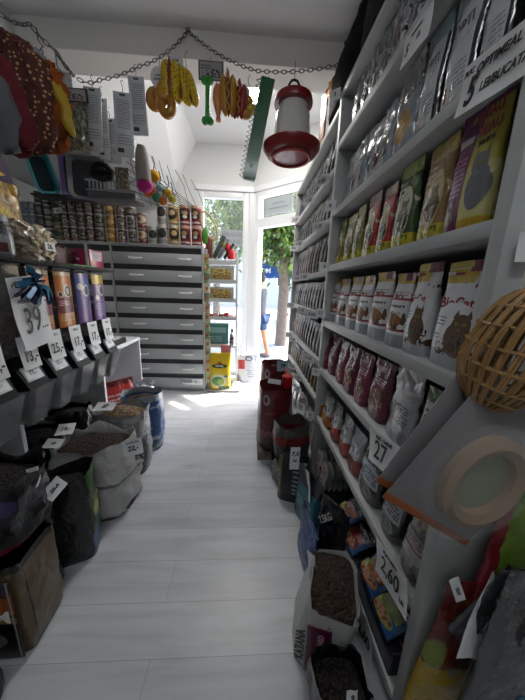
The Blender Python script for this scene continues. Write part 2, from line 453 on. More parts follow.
dpart('transom_pane',[(.10,DR-.16,2.36,2.64,.04,.046)],GL)
dpart('threshold',[(.10,DR-.16,0,.02,-.02,.12)],mat('brushed_aluminium',(.6,.6,.6),.35,metal=.9))
struct('trim_window_head',dbox(MB().box((-.78,WY-.03,2.71),(.07,WY,2.78),b=.006),.0,DR,2.71,2.78,-.03,0),PVC)
# ceiling lamp
lz=HZ; lp=atZ(250,82,lz)
lamp=thing('ceiling_lamp','round white ceiling lamp glowing behind the hanging rubber toys','lamp',(lp.x,lp.y,lz))
MB().lathe([(.25,0),(.25,-.03),(.235,-.045),(.22,-.045)][::-1],40,cap=False).build('rim',mat('lamp_rim',(.75,.75,.74),.4),lamp)
MB().lathe([(.0,-.075),(.1,-.07),(.18,-.055),(.222,-.04),(.222,-.005),(.0,-.005)],40).build('diffuser',mat('lamp_diffuser',(.9,.9,.88),.4,emit=(1,.97,.92),es=LAMPS),lamp)
tl=thing('fill_lamp','added fill lamp on the ceiling, unseen behind the camera','lamp',(0,-.25,CZ))  # unseen fill light, added to brighten the near goods from the front
MB().box((-.62,-.06,-.05),(.62,.06,0),b=.008).build('housing',mat('lamp_rim',(.75,.75,.74),.4),tl)
MB().box((-.60,-.045,-.075),(.60,.045,-.05),b=.008).build('diffuser',mat('fill_diffuser',(.9,.9,.88),.4,emit=(.92,.96,1),es=FILLS),tl)
# ============================================================ RIGHT SHELVING
SX=.50; SB=.86
SH=mat('light_grey_melamine',(.41,.425,.42),.45,bump=.03,bscale=80)
SHD=mat('dark_back_board',(.05,.05,.052),.7)
NEAR=[2.50,2.235,1.878,1.556,1.205,.878,.518,.095]
FAR=[2.44,2.13,1.85,1.53,1.245,.91,.62,.12]
UY=[.570,1.780,3.20]
unit=thing('shelving_unit','long light grey wooden shelving unit filling the right wall with packaged pet food','shelves',(SX,UY[0],0))
def wpart(name,mb,m,parent,**k):
    o=mb.build(name,m,parent,**k); o.matrix_parent_inverse=Matrix.Translation(parent.location).inverted(); return o
for k,y in enumerate(UY):
    wpart('upright',MB().box((SX,y-.036,0),(SB,y,2.50 if k<2 else 2.44),b=.0015),SH,unit)
for z in NEAR: wpart('shelf_board',MB().box((SX+.002,UY[0],z-.036),(SB,UY[1]-.036,z),b=.0015),SH,unit)
for z in FAR: wpart('shelf_board',MB().box((SX+.002,UY[1],z-.034),(SB,UY[2]-.036,z),b=.0015),SH,unit)
wpart('back_panel',MB().box((SB,UY[0]-.03,0),(SB+.012,UY[1]-.018,2.50)),SHD,unit)
wpart('back_panel',MB().box((SB,UY[1]-.018,0),(SB+.012,UY[2],2.44)),SHD,unit)
FM=-PI/2   # facing the aisle
# ---- packaging prints
def cat_layers(cu,cv,s,c1,c2='1a1712'):
    return [('ell',cu,cv-.13*s,.26*s,.17*s,c1),('ell',cu,cv,.17*s,.10*s,c1),('tri',cu-.11*s,cv+.14*s,.06*s,.08*s,c1),('tri',cu+.11*s,cv+.14*s,.06*s,.08*s,c1),
            ('ell',cu-.065*s,cv+.01*s,.03*s,.014*s,'c9b25a'),('ell',cu+.065*s,cv+.01*s,.03*s,.014*s,'c9b25a'),('ell',cu-.065*s,cv+.01*s,.012*s,.012*s,c2),('ell',cu+.065*s,cv+.01*s,.012*s,.012*s,c2),('ell',cu,cv-.04*s,.022*s,.012*s,'b77a70'),('noise',cu-.3*s,cu+.3*s,cv-.28*s,cv-.10*s,16,.58,c2)]
def K(name,bg,layers,**k): return printed(name,bg,layers,**k)
MAUVE='8c4a55'
P_BIO=lambda:K('print_white_cat_food','eceef0',[('rect',0,1,.0,.17,'b8bcc2'),('rect',0,.62,.80,.93,'e0b92e'),('rect',.45,1,.90,1,MAUVE),('rect',.0,.5,.94,1,'d8c85a'),('rect',.06,.36,.875,.90,'a8343c'),('dots',.3,1,.74,.80,14,.28,'6b2028'),('lines',.06,.34,.40,.50,3,'555b60'),('lines',.06,.3,.27,.33,2,'7a7f83')]+cat_layers(.66,.42,1.0,'6b5442')+[('noise',.25,1,.12,.24,18,.5,'5a3a22')])
P_BIO2=lambda:K('print_red_striped_cat_food','e8e9ec',[('rect',0,1,.86,1,'d9b53c'),('rect',.5,1,.90,1,MAUVE),('rect',0,1,.64,.67,'a02832'),('rect',0,1,.22,.255,'a02832'),('rect',0,1,.0,.18,'a9adb3'),('lines',.1,.9,.70,.77,2,'6b6f76'),('lines',.1,.9,.54,.61,1,'30343c'),('ell',.55,.36,.36,.10,'a06a34'),('noise',.15,.95,.24,.48,9,.52,'5b3d28'),('ell',.35,.42,.16,.07,'7a5a3e')])
P_MAUVE=lambda i:K('print_mauve_pouch_%d'%i,['8a3a52','6e2f40'][i],[('ell',.5,.36,.34,.16,'6a4f42'),('noise',.15,.85,.2,.5,8,.55,'c98a7c'),('rect',.15,.85,.80,.88,'a8768a'),('lines',.2,.8,.60,.72,3,'c9a9b4')],rough=.25,bump=.9,bscale=18)
P_SILV=lambda:K('print_silver_pouch','b9bcc0',[('lines',.15,.85,.30,.56,7,'5f6368')],metal=.55,rough=.28,bump=1,bscale=12)
P_GREENW=lambda:K('print_green_white_pouch','cfd2c8',[('rect',0,1,.82,1,'5a7a4a'),('ell',.55,.36,.34,.16,'a4552c'),('noise',.2,.9,.25,.55,10,.5,'d8c9a8'),('lines',.2,.85,.62,.78,2,'222a22')])
def P_CATY(i): 
    bg=['8f8f46','b3383c','47603a','9a7a4c'][i]
    return K('print_yellow_cat_pouch_%d'%i,bg,[('rect',0,1,0,.16,'c6b83a'),('rect',0,1,.84,1,['c9c27a','d9b6a8','9db05a','c9ac5c'][i]),('ell',.58,.42,.30,.30,'d8c79c' if i!=2 else 'b8bda0'),('lines',.05,.45,.62,.82,3,'e4ddc8')]+cat_layers(.6,.46,.9,['4c463c','4a3b34','5b5546','62513e'][i])+[('noise',.05,.95,.02,.14,12,.6,'4a6a2c'),('noise',0,1,.15,1,5,.64,'cfc6a4')],rough=.22,bump=.8)  # last noise layer paints pale highlights of the foil into the colour
P_MIA=lambda:K('print_purple_yellow_pouch','6e1c58',[('rect',.5,1,0,1,'cdbf4e'),('rect',.5,1,.1,.5,'d6cf8a'),('rect',.5,1,.02,.09,'c7a52e'),('rect',0,1,.92,1,'6e1c58'),('lines',.10,.42,.3,.62,8,'b98ab0'),('rect',.08,.42,.70,.755,'d5cfd6'),('ell',.24,.13,.13,.06,'9a8f86'),('ell',.28,.88,.06,.03,'c28a2e'),('ell',.77,.32,.2,.17,'75777c'),('ell',.74,.49,.15,.085,'7d7f85'),('tri',.64,.62,.05,.1,'7d7f85'),('tri',.84,.62,.05,.1,'7d7f85'),('ell',.69,.50,.028,.014,'c08a2c'),('ell',.79,.50,.028,.014,'c08a2c'),('ell',.69,.50,.011,.012,'111111'),('ell',.79,.50,.011,.012,'111111'),('ell',.74,.455,.018,.010,'4a3a40')],bump=.5)
P_OPTI=lambda:K('print_white_clear_pouch','c4c8cb',[('rect',0,.16,.04,.96,'7c8286'),('rect',.86,1,0,1,'1c1d20'),('rect',.16,.84,.03,.09,'17181b'),('rect',.17,.34,.12,.24,'a8545c'),('lines',.45,.8,.18,.40,6,'8f9498'),('rect',.0,1,.84,1,'8fa3a2'),('dots',.2,.95,.70,.82,9,.25,'33393c')],rough=.15,coat=.8,bump=.6)
P_TREAT=lambda:K('print_clear_treat_pouch','8d9295',[('ell',.55,.32,.3,.17,'c08a2e'),('ell',.5,.3,.16,.09,'dcae52'),('rect',0,1,0,.09,'565b5e'),('noise',0,1,.5,.95,7,.55,'5e6467')],rough=.12,coat=1,bump=1)
def P_MIXW(i): return K('print_small_white_blue_pouch_%d'%i,['aeb4b8','c0c4c8','9aa3ad'][i],[('ell',.5,.35,.32,.2,['5a78a0','74343c','7f6a58'][i]),('noise',.1,.9,.2,.6,9,.55,'3a3f4a'),('rect',0,1,0,.1,'8a5c34'),('lines',.15,.85,.66,.84,3,'50555a')],rough=.2,bump=.8)
def P_SILC(i): return K('print_silver_grey_pouch_%d'%i,['9ea2a5','7f8488'][i],[('ell',.5,.4,.32,.22,['6e5a50','70707a'][i]),('noise',0,1,.1,.95,6,.56,'d4d7da'),('noise',0,1,.1,.8,9,.6,'2a2c30')],metal=.3,rough=.22,bump=1)
def P_WET(i): return K('print_round_base_pouch_%d'%i,['a8a9a4','b0b2b0','8a9297'][i],[('rect',0,1,0,.42,['b5652c','a83a30','9a3a30'][i]),('ell',.5,.5,.38,.15,'d4d2cc'),('ell',.5,.3,.3,.10,['d9a25a','c46a4a','8a4a3a'][i]),('noise',.2,.8,.42,.62,8,.5,'4f7a94'),('noise',0,1,.7,1,8,.55,'5d7686')],rough=.2,bump=.7)
P_DARKP=lambda:K('print_dark_pouch_white_label','2b2f2c',[('rect',.12,.9,.34,.64,'a6a8b0'),('lines',.16,.86,.40,.58,4,'3b3554'),('ell',.5,.22,.32,.12,'7d807c'),('ell',.5,.22,.24,.085,'3d3a34'),('noise',.1,.9,.66,.95,7,.55,'8a8778')],rough=.18,coat=.7,bump=.8)
P_DARKR=lambda:K('print_grey_pouch_red_label','6f7572',[('rect',.1,.9,.30,.62,'b9b4b6'),('rect',.1,.9,.44,.47,'8c2c34'),('lines',.16,.86,.50,.6,3,'7a2a34'),('ell',.5,.2,.32,.12,'9a9c96'),('noise',.1,.9,.66,.95,7,.5,'b7a88a')],rough=.18,coat=.8,bump=.8)
def P_FAR(i):
    c=[('33363c','1c1e22'),('2e1e2c','4e4a50'),('232c1e','5e5c40'),('4a1c20','6e4e40'),('44484c','1c2840'),('121418','40382c'),('38161e','5c3a40'),('46381e','7a6636'),('242a34','4e5258')][i]
    return K('print_small_bag_%d'%i,c[0],[('rect',0,1,.84,1,c[1]),('ell',.5,.42,.34,.2,c[1]),('noise',.05,.95,.1,.8,8,.6,'4c4a4c'),('rect',0,1,0,.1,c[1])],rough=.4,bump=.8,coat=.05)
def mk_pouch(name,m,w,h,d,seed,texts=(),**k):
    def f():
        o=bpy.data.objects.new(name,None); C.objects.link(o)
        pouch_mb(w,h,d,seed,**k).build('bag',m,o)
        for (s,sz,x,z,mm,*r) in texts:
            dep=-(d/2)*(r[1] if len(r)>1 else .9)-.002
            text('lettering',s,sz,mm,o,(x,dep,z),bold=r[0] if r else 0,rot=(PI/2+(r[2] if len(r)>2 else 0),0,0))
        return o
    return f
RED=mat('print_red','8e1f2a',.4); DKG=mat('print_dark_grey','2c2f33',.4); WHT=mat('print_white',(.75,.75,.75),.4); GREYT=mat('print_grey','73777b',.4)
def row(zz,pxs,key,mk,label,cat,group=None,X=SX+.02,fill=.97,h=1,hj=.03,W=1,D=.06,rj=.06,base='the middle upright',i0=0,zpx=.1,names=None):
    """bags facing the aisle between successive image columns on one shelf"""
    out=[]
    for i,(a,b) in enumerate(pxs):
        ya=min(yfor(a,X+D*.35,zz+zpx),UY[1]-.043); yb=max(yfor(b,X+D*.35,zz+zpx),UY[0]+.008); w=(ya-yb)*fill
        k=key[i%len(key)] if isinstance(key,(list,tuple)) else key
        lab=label[i] if isinstance(label,(list,tuple)) else label
        lab=lab.replace('#',ORD[i+i0]).replace('@',base)
        random.seed(int(a*31+zz*100))
        o=PR.use(k[0],mk(k),lab,cat,group,(X+D/2+.004+random.uniform(0,.008),(ya+yb)/2,zz+.0005),(random.uniform(-.0,.05),0,FM+random.uniform(-rj,rj)),(w/W,1,h*random.uniform(1-hj,1+hj)))
        o.rotation_euler=(0,0,FM+random.uniform(-rj,rj))
        out.append(o)
    return out
def ycols(a,b,n,X,z,gap=0):
    ya,yb=yfor(a,X,z),yfor(b,X,z); 
    return [(proj((X,ya+(yb-ya)*i/n,z))[0],proj((X,ya+(yb-ya)*(i+1)/n,z))[0]) for i in range(n)]
# row D: white cat food bags (unit width .14)
D=.075
kb=('bio2',); mkb=lambda k:mk_pouch('cat_food_bag',P_BIO2(),.14,.27,D,3,[('BioCat',.026,.0,.185,RED,.0006,.45)])
row(1.205,[(327,336),(337,346),(347,357),(358,369)],[kb],mkb,'white cat food bag with red stripes, # from the middle upright','bag','striped white cat food bags',W=.14,D=D)
row(1.205,[(370,386),(388,405)],[kb],mkb,['white cat food bag with red stripes, farther of the wide-set pair on the eye-level shelf','white cat food bag with red stripes just before the two larger cat bags'],'bag','striped white cat food bags',W=.14,D=D,rj=.03)
kc=('bio1',); mkc=lambda k:mk_pouch('cat_food_bag',P_BIO(),.17,.29,D,5,[('BioCat',.042,-.012,.178,RED,.0008,.55),('SERIE',.012,-.052,.257,WHT,.0002,.4)],wr=.003)
row(1.205,[(405,427),(432,482)],[kc],mkc,['white cat food bag with yellow stripe and dark pink top, second from the near upright','white cat food bag with large cat face and yellow stripe beside the near upright'],'bag','white cat food bags',W=.17,D=D,rj=.02)
# row C
def mkcat(k): return mk_pouch('cat_treat_bag',P_CATY(k[1]),.12,.27,.05,k[1]+11,wr=.005)
row(1.556,[(333,342),(343,352),(353,361)],[('cy0',0)],mkcat,'olive and yellow cat treat bag, # from the middle upright','bag','olive cat treat bags',W=.12,D=.05,h=.93)
row(1.556,[(362,375),(376,390)],[('cy1',1)],mkcat,['red cat treat bag beside the olive bags','nearer of the two red cat treat bags'],'bag','red cat treat bags',W=.12,D=.05,h=.96)
row(1.556,[(393,414)],[('cy2',2)],mkcat,'dark green cat treat bag with yellow base between red and golden bags','bag',W=.12,D=.05,h=1.0)
row(1.556,[(418,446)],[('cy3',3)],mkcat,'golden brown crinkled cat treat bag next to the purple one','bag',W=.12,D=.05,h=.98)
mkmia=lambda k:mk_pouch('cat_litter_treat_bag'.replace('litter_',''),P_MIA(),.16,.315,.06,21,[('MIAU',.030,.036,.268,RED,.001,.4),('MIAU',.030,.044,.232,RED,.001,.5),('JUNIOR',.015,.042,.205,DKG,.0003,.55)],wr=.004)
row(1.556,[(448,490)],[('mia',)],mkmia,'purple and yellow cat food bag with grey kitten beside the near upright','bag',W=.16,D=.06,h=.93,fill=1)
# row B
mkmix=lambda k:mk_pouch('treat_pouch',P_MIXW(k[1]),.1,.25,.04,k[1]+31,wr=.006)
row(1.878,ycols(345,392,6,SX+.02,2.0),[('mx0',0),('mx1',1),('mx2',2)],mkmix,'small white pouch with pet picture, # from the middle upright on the second shelf','bag','small white pouches',W=.1,D=.04,h=.95,zpx=.12)
row(1.878,[(393,415)],[('trt',)],lambda k:mk_pouch('treat_pouch',P_TREAT(),.1,.30,.05,41,wr=.008),'clear shiny pouch with yellow treat beneath the black price strip','bag',W=.1,D=.05,h=.98)
mko=lambda k:mk_pouch('cat_food_pouch',P_OPTI(),.12,.30,.05,43,[('OPTI',.034,-.006,.20,DKG,.0003,.5),('MEAL',.02,.0,.165,DKG,.0003,.6)],wr=.005)
row(1.878,[(417,439),(441,475),(479,518)],[('opt',)],mko,['white and clear cat food pouch beside the yellow treat pouch','white and clear cat food pouch above the large five lei strip','white and clear cat food pouch nearest the camera on the second shelf'],'bag','white clear cat food pouches',W=.12,D=.05,h=1.0,rj=.03)
# row A
mks=lambda k:mk_pouch('treat_pouch',P_SILC(k[1]),.11,.24,.04,k[1]+51,wr=.007)
row(2.235,ycols(352,448,7,SX+.02,2.3),[('sl0',0),('sl1',1)],mks,'silver grey treat pouch, # from the middle upright on the topmost shelf','bag','silver grey treat pouches',W=.11,D=.04,h=.95,zpx=.1)
# row E
mkm=lambda k:mk_pouch('cat_food_pouch',P_MAUVE(k[1]),.11,.25,.07,k[1]+61,wr=.007,botround=.25)
row(.878,[(321,328),(329,336),(337,345),(346,356),(357,368),(369,387)],[('mv0',0),('mv1',1)],mkm,'dark pink pouch of cat food, # from the middle upright below the white bags','bag','dark pink cat food pouches',W=.11,D=.07,h=1,zpx=.12,X=SX+.015)
row(.878,[(389,416)],[('slv',)],lambda k:mk_pouch('cat_food_pouch',P_SILV(),.11,.27,.07,71,wr=.009),'crumpled silver pouch beside the dark pink pouches','bag',W=.11,D=.07,h=1,zpx=.12)
row(.878,[(418,440)],[('grw',)],lambda k:mk_pouch('cat_food_pouch',P_GREENW(),.11,.25,.06,73),'white and green pouch with brown food picture behind the hanging blister pack','bag',W=.11,D=.06,h=1,zpx=.12)
# row F
mkw=lambda k:mk_pouch('wet_food_pouch',P_WET(k[1]),.1,.23,.07,k[1]+81,wr=.006,botround=.5)
row(.518,[(315,323),(324,331),(332,339),(340,348),(349,360)],[('wt0',0),('wt0',0),('wt1',1),('wt1',1),('wt2',2)],mkw,['orange based wet food pouch at the middle upright on the fifth shelf','orange based wet food pouch, second from the middle upright','red based wet food pouch, farther of the pair','red based wet food pouch, nearer of the pair','blue and red wet food pouch before the dark labelled pouch'],'bag','round based wet food pouches',W=.1,D=.07,h=1,zpx=.1,X=SX+.01)
row(.518,[(361,381),(383,403)],[('dk',)],lambda k:mk_pouch('cat_food_pouch',P_DARKP(),.13,.25,.09,91,botround=.4,wr=.005),['dark pouch with white label under the 27 price card','dark pouch with pale label half behind the hanging blister pack'],'bag','dark labelled pouches',W=.13,D=.09,h=1,zpx=.1,X=SX+.01)
row(.518,[(405,428)],[('dkr',)],lambda k:mk_pouch('cat_food_pouch',P_DARKR(),.13,.24,.09,93,botround=.4,wr=.005),'grey clear pouch with red striped label under the blister packs','bag',W=.13,D=.09,h=1,zpx=.1,X=SX+.01)
# row G bottom shelf: trays and foil packs
def mk_tray():
    o=bpy.data.objects.new('food_tray',None); C.objects.link(o)
    MB().lathe([(.030,0),(.043,.03),(.047,.03),(.047,.033)],28,sx=1,sy=1.25).build('tray_cup',mat('tray_aluminium',(.45,.46,.45),.35,metal=.7),o)
    MB().lathe([(.0,.033),(.046,.033),(.046,.0345),(0,.0345)],28,sx=1,sy=1.25).build('lid',printed('print_tray_lid','c3c3bf',[],bump=.1),o)
    MB().box((-.026,-.040,.0346),(.026,.036,.0352)).build('label',printed('print_tray_label','cfc9c4',[('ell',.5,.6,.4,.25,'b0484a'),('lines',.1,.9,.15,.4,3,'444444'),('ell',.5,.6,.2,.12,'d9cbb8')],bump=0),o)
    return o
k=0
for (yy,names) in ((1.64,'farther stack'),(1.50,'nearer stack')):
    for j in range(5):
        # trays stand on edge, one behind the other, lids towards the aisle
        PR.use('tray',mk_tray,'small metal food tray, %s from the front of the %s'%(ORD[j],names),'tray','small food trays on the bottom shelf',(SX+.055+.037*j,yy,.095+.14),(PI/2*0+0,-PI/2+.12,0),(1.15,1.15,1))
        k+=1
# lower course carrying them
for (yy,nm) in ((1.64,'farther'),(1.50,'nearer')):
    for j in range(5):
        PR.use('tray',mk_tray,'small metal food tray in the lower course of the %s stack, %s from the front'%(nm,ORD[j]),'tray','small food trays on the bottom shelf',(SX+.045+.037*j,yy,.095+.055),(0,-PI/2+.12,0),(1.1,1.1,1))
NAVY='1a2444'
def P_FAN(i): 
    c=['c2622a','a8302a','c87a2c','8fa83c','c07a72'][i]
    return K('print_navy_foil_pack_%d'%i,NAVY,[('rect',.66,.97,.06,.86,'1f5a94'),('rect',.16,.84,.42,.66,c),('ell',.46,.25,.40,.17,c),('ell',.44,.23,.32,.11,'c89c78'),('noise',.12,.8,.12,.36,9,.55,'8a4a2c'),('ell',.13,.36,.11,.13,'a8c23a'),('ell',.13,.36,.06,.07,'d8e0a0'),('noise',0,1,.9,1,12,.55,'4a4a55')],rough=.2,coat=.6,bump=.6)
def mk_fan(i):
    def f():
        o=bpy.data.objects.new('wet_food_sachet',None); C.objects.link(o)
        pouch_mb(.145,.125,.03,i+100,sealh=.06,top=.15,wr=.004).build('bag',P_FAN(i),o)
        text('lettering','FANTASTIC',.022,WHT,o,(.01,-.0125,.097),rot=(PI/2-.1,0,0),sx=.95,bold=.0005)
        return o
    return f
for i,(px_,py_) in enumerate([(344,512),(350,538),(368,575),(382,612),(390,656)]):
    p=atX(px_,py_,SX+.055)
    labs=['orange printed','red printed','amber printed','green printed','pink printed']
    PR.use('fan%d'%i,mk_fan(i),'navy foil sachet of wet food with %s panel on the bottom shelf'%labs[i],'sachet','navy wet food sachets',(p.x-.015,p.y,p.z-.035),(-.95,0,FM-.0),(1.1,1.1,1.15))
bx=MB(); y0,y1=.62,1.60
for lo,hi in (((SX+.012,y0,.096),(SX+.016,y1,.115)),((SB-.1,y0,.096),(SB-.096,y1,.3)),((SX+.016,y0,.096),(SB-.1,y0+.004,.2)),((SX+.016,y1-.004,.096),(SB-.1,y1,.2)),((SX+.016,y0+.004,.096),(SB-.1,y1-.004,.1))): bx.box(lo,hi)
tag(bx.build('display_carton',mat('dark_carton','2a2d36',.6)),'low dark carton holding the navy foil sachets on the bottom shelf','box')
for i,(yy) in enumerate([.70,.82,.94,1.06,1.18]):
    PR.use('fanb%d'%(i%2),mk_fan([0,3][i%2]),'navy foil sachet in the back row, %s from the near upright'%ORD[i],'sachet','navy wet food sachets',(SX+.19,yy,.115),(-.2,0,FM),(.85,1,1.2))
# ---- far bay rows
FX=SX+.02
mkf=lambda k:mk_pouch('small_food_bag',P_FAR(k[1]),.1,.22,.05,k[1]+120,nu=20,nv=10,wr=.006)
farcfg=[(2.13,.245,[4,1,0,8],'grey and violet','top full shelf'),(1.85,.205,[5,0,2,8],'dark grey','second shelf'),(1.53,.25,[6,3,6,2],'wine red','third shelf'),(1.245,.22,[5,5,2,0],'black and green','fourth shelf'),(.91,.25,[3,6,5,4],'dark red','fifth shelf'),(.62,.20,[7,7,5,7],'gold and brown','sixth shelf')]
for (z,h,cs,desc,sn) in farcfg:
    n=13; y0,y1=UY[2]-.05,UY[1]+.03; st=(y0-y1)/n
    for i in range(n):
        c=cs[(i*len(cs))//n]; random.seed(i+int(z*100))
        PR.use('far%d'%c,mkf(('far%d'%c,c)),'%s bag on the %s, %s beyond the middle upright'%(desc,sn,ORD[n-1-i]),'bag','%s bags beyond the middle upright'%desc,(FX+.03,y0-st*(i+.5),z+.0005),(0,0,FM+random.uniform(-.15,.15)),(st/.1*.93,1,h/.22*random.uniform(.94,1.02)))
# bottom far shelf: white carded bundles
def mk_bundle():
    o=bpy.data.objects.new('treat_stick_bundle',None); C.objects.link(o)
    pouch_mb(.13,.26,.06,141,nu=20,nv=10,wr=.008).build('bag',K('print_white_bundle','b9bab8',[('lines',.1,.9,.1,.9,9,'4a4c50'),('noise',0,1,.1,.9,6,.6,'7a3a44')],bump=.8),o)
    return o
for i in range(8):
    PR.use('bund',mk_bundle,'white printed snack packet, %s from the middle upright on the low shelf'%ORD[7-i],'packet','white snack packets low down',(FX+.04,UY[2]-.12-i*.165,.1205),(0,0,FM+.1*(-1)**i),(1.1,1,1.1))
# ---- black padded bags on top of the shelving
BLK=mat('black_quilted_fabric','0b0c0e',.75,bump=.6,bscale=25,var=.3); BLK.node_tree.nodes['Principled BSDF'].inputs['Specular IOR Level'].default_value=.25
def black_bag(name,label,y,x,z,w,h,d,rz,lean,seed):
    o=thing(name,label,'bag',(x,y,z),group=None,rot=(0,lean,rz))
    pouch_mb(w,h,d,seed,sealh=.04,top=.08,wr=.02,nv=20).build('body',BLK,o)
    return o
black_bag('pet_carrier_bag','tall black quilted bag standing on the shelf top behind the poultry feeder',1.925,.605,2.501,.42,.47,.22,FM,-.0,151)
black_bag('pet_carrier_bag','large black quilted bag on the near shelf top, reaching the ceiling',1.37,.665,2.501,.62,.48,.32,FM,-.0,152)
gt=atX(335,92,.55)
o=thing('gold_tag','small gold foil tag on the black bag by the feeder','tag',(.512,2.08,2.66)); 
pouch_mb(.05,.09,.008,3,nu=16,nv=8,wr=.006).build('foil',mat('gold_foil','c98a4a',.3,metal=.7,bump=.6,bscale=60),o); o.rotation_euler=(0,0,FM+.3)
o=thing('orange_envelope','narrow orange packet between the feeder and the black bag','packet',(.515,2.24,2.441)); o.rotation_euler=(0,0,FM+.2)
pouch_mb(.10,.34,.02,4,nu=16,nv=8,wr=.006).build('packet_body',mat('orange_plastic','a8601c',.4,bump=.4),o)
# ---- price cards on the shelf edges
def shelfcard(xy,lines,label,X=SX-.004,group=None,curl=.006,**k):
    return card('price_card',label,'price card',[atX(x,y,X) for x,y in xy],lines,group,curl=curl,**k)
shelfcard([(463,108),(529,38),(529,72),(456,122)][:0] or [(464,70),(540,10),(535,68),(458,119)],[('5',.75,-.30,-.12,.02,.8),('PLIC',.16,-.40,.32,.004),('OPTIMEAL',.24,.02,.26,.006,1),('LEI/BUCATA',.24,.17,-.16,.006,.9)],'large white price strip reading 5 lei at the near end of the second shelf')
shelfcard([(405,38),(436,3),(428,32),(401,75)],[('5',.5,-.3,-.05,.01),('LEI',.2,.1,.0,.004),('RECOMPENSE',.12,.0,.3,.003)],'white price strip on the edge of the topmost shelf')
shelfcard([(377,430),(408,453),(397,483),(363,453)],[('27',.78,-.12,-.06,.006,.9),('PLIC. CARNE',.15,.0,.34,.004),('LEI',.16,.33,-.2,.004)],'white price card reading 27 lei beneath the crumpled silver pouch')
shelfcard([(383,544),(413,588),(402,612),(371,560)],[('2,60',.62,-.02,-.03,.004,.85),('PLIC UMED',.14,.0,.36,.003),('LEI',.16,.36,-.25,.004)],'white price card reading 2,60 lei above the navy sachets')
shelfcard([(357,590),(372,625),(371,672),(361,655)],[('2,60',.3,0,0,.008)],'curled white price card hanging below the navy sachets',X=SX-.012,curl=.02)
TAGM=WHITEP
def smalltag(x,y,s,label,txt='7',X=SX-.003,t=.0):
    p=atX(x,y,X); o=thing('price_tag',label,'price tag',tuple(p+Vector((-.022,0,0))),rz=FM+.95,group='small shelf price tags'); 
    paper_mb(s*1.15,s,.003,seed=int(x)).build('sheet',WHITEP,o); text('lettering',txt,s*.5,INK,o,(0,-.003,0),bold=.0006)
    return o
for (x,y,t,l) in [(339,95,'3','at the top of the middle upright'),(334,206,'8','on the middle upright level with the olive bags'),(328,267,'9','on the middle upright under the olive bags'),(324,313,'11','on the middle upright under the striped white bags'),(319,372,'7','on the middle upright under the dark pink pouches'),(313,415,'4','on the middle upright above the metal trays')]:
    smalltag(x,y,.055,'small white price tag '+l,t)
for zi,z in enumerate(FAR[1:7]):
    for j,yy in enumerate((1.95,2.35,2.70,2.98)):
        if (zi+j)%3==2 : continue
        o=PR.use('ftag',lambda:(lambda o:(paper_mb(.09,.045,.002).build('sheet',WHITEP,o),text('lettering','5 LEI',.024,INK,o,(0,-.0025,0),bold=.0004),o)[-1])(thing('price_tag',None,None)),'small white price tag, %s past the middle upright on the %s edge'%(ORD[j],['top full shelf','second shelf','third shelf','fourth shelf','fifth shelf','sixth shelf'][zi]),'price tag','small shelf price tags',(SX-.03,yy,z-.02),(0,0,FM+.6),(1.3,1,1.3))
for j,(x,y,r) in enumerate([(297,388,.3),(301,408,-.2),(306,425,.2),(303,440,.1)]):
    p=atX(x,y,SX-.02); o=thing('price_card','folded white price card hanging low past the middle upright, %s from the top'%ORD[j],'price card',tuple(p),group='cards hanging low past the middle upright'); o.rotation_euler=(r,.5*r,FM+.5)
    paper_mb(.11,.09,.012,seed=j).build('sheet',WHITEP,o); text('lettering',['18','12','15','9'][j],.045,INK,o,(0,-.004,0),bold=.0008)
# ============================================================ LEFT SIDE
DRW=mat('light_grey_drawer_front',(.43,.445,.45),.38,bump=.03,bscale=60)
CARC=mat('dark_cabinet_carcass',(.035,.036,.04),.5)
CHR=mat('brushed_steel',(.6,.6,.6),.28,metal=1)
BLKP=mat('black_plastic','050607',.5); BLKP.node_tree.nodes['Principled BSDF'].inputs['Specular IOR Level'].default_value=.3
WMEL=mat('white_melamine',(.62,.63,.64),.4)
def dresser(name,label,x0,x1,Y=3.45,H=1.88):
    o=thing(name,label,'drawer cabinet',((x0+x1)/2,Y,0)); w=x1-x0
    MB().box((-w/2,.02,0.06),(w/2,.50,H-.035)).build('carcass',CARC,o)
    MB().box((-w/2,.0,H-.035),(w/2,.52,H),b=.003).build('top',mat('drawer_cabinet_top',(.33,.34,.35),.4),o)
    MB().box((w/2,.0,.0),(w/2+.018,.52,H)).build('side_panel',SH,o)
    MB().box((-w/2+.01,.03,0),(w/2-.01,.06,.06)).build('plinth',SH,o)
    n=9; pit=(H-.09)/n
    for k in range(n):
        z=.05+pit*k
        d=MB().box((-w/2+.004,-.0,z),(w/2-.004,.019,z+pit*.68),b=.002).build('drawer_front',DRW,o)
        for hx in (-w*.24,w*.31):
            hm=MB(); zc=z+pit*.38
            hm.tube([(hx-.08,.0,zc),(hx-.07,-.03,zc-.004),(hx,-.034,zc-.008),(hx+.07,-.03,zc-.004),(hx+.08,.0,zc)],[.006,.010,.012,.010,.006],8)
            hm.build('handle',mat('satin_nickel_handle',(.80,.81,.82),.3,coat=.5),d)
    text('price_note','95 -',.05,INK,o,(w*.42,-.0235,.14)); 
    MB().box((w*.36,-.0225,.10),(w*.49,-.0215,.18)).build('note_paper',WHITEP,o)
    return o
dresser('drawer_cabinet','grey drawer cabinet of nine drawers beside the window',-1.655,-.59)
dresser('drawer_cabinet','grey drawer cabinet half hidden behind the food dispensers',-2.76,-1.68)
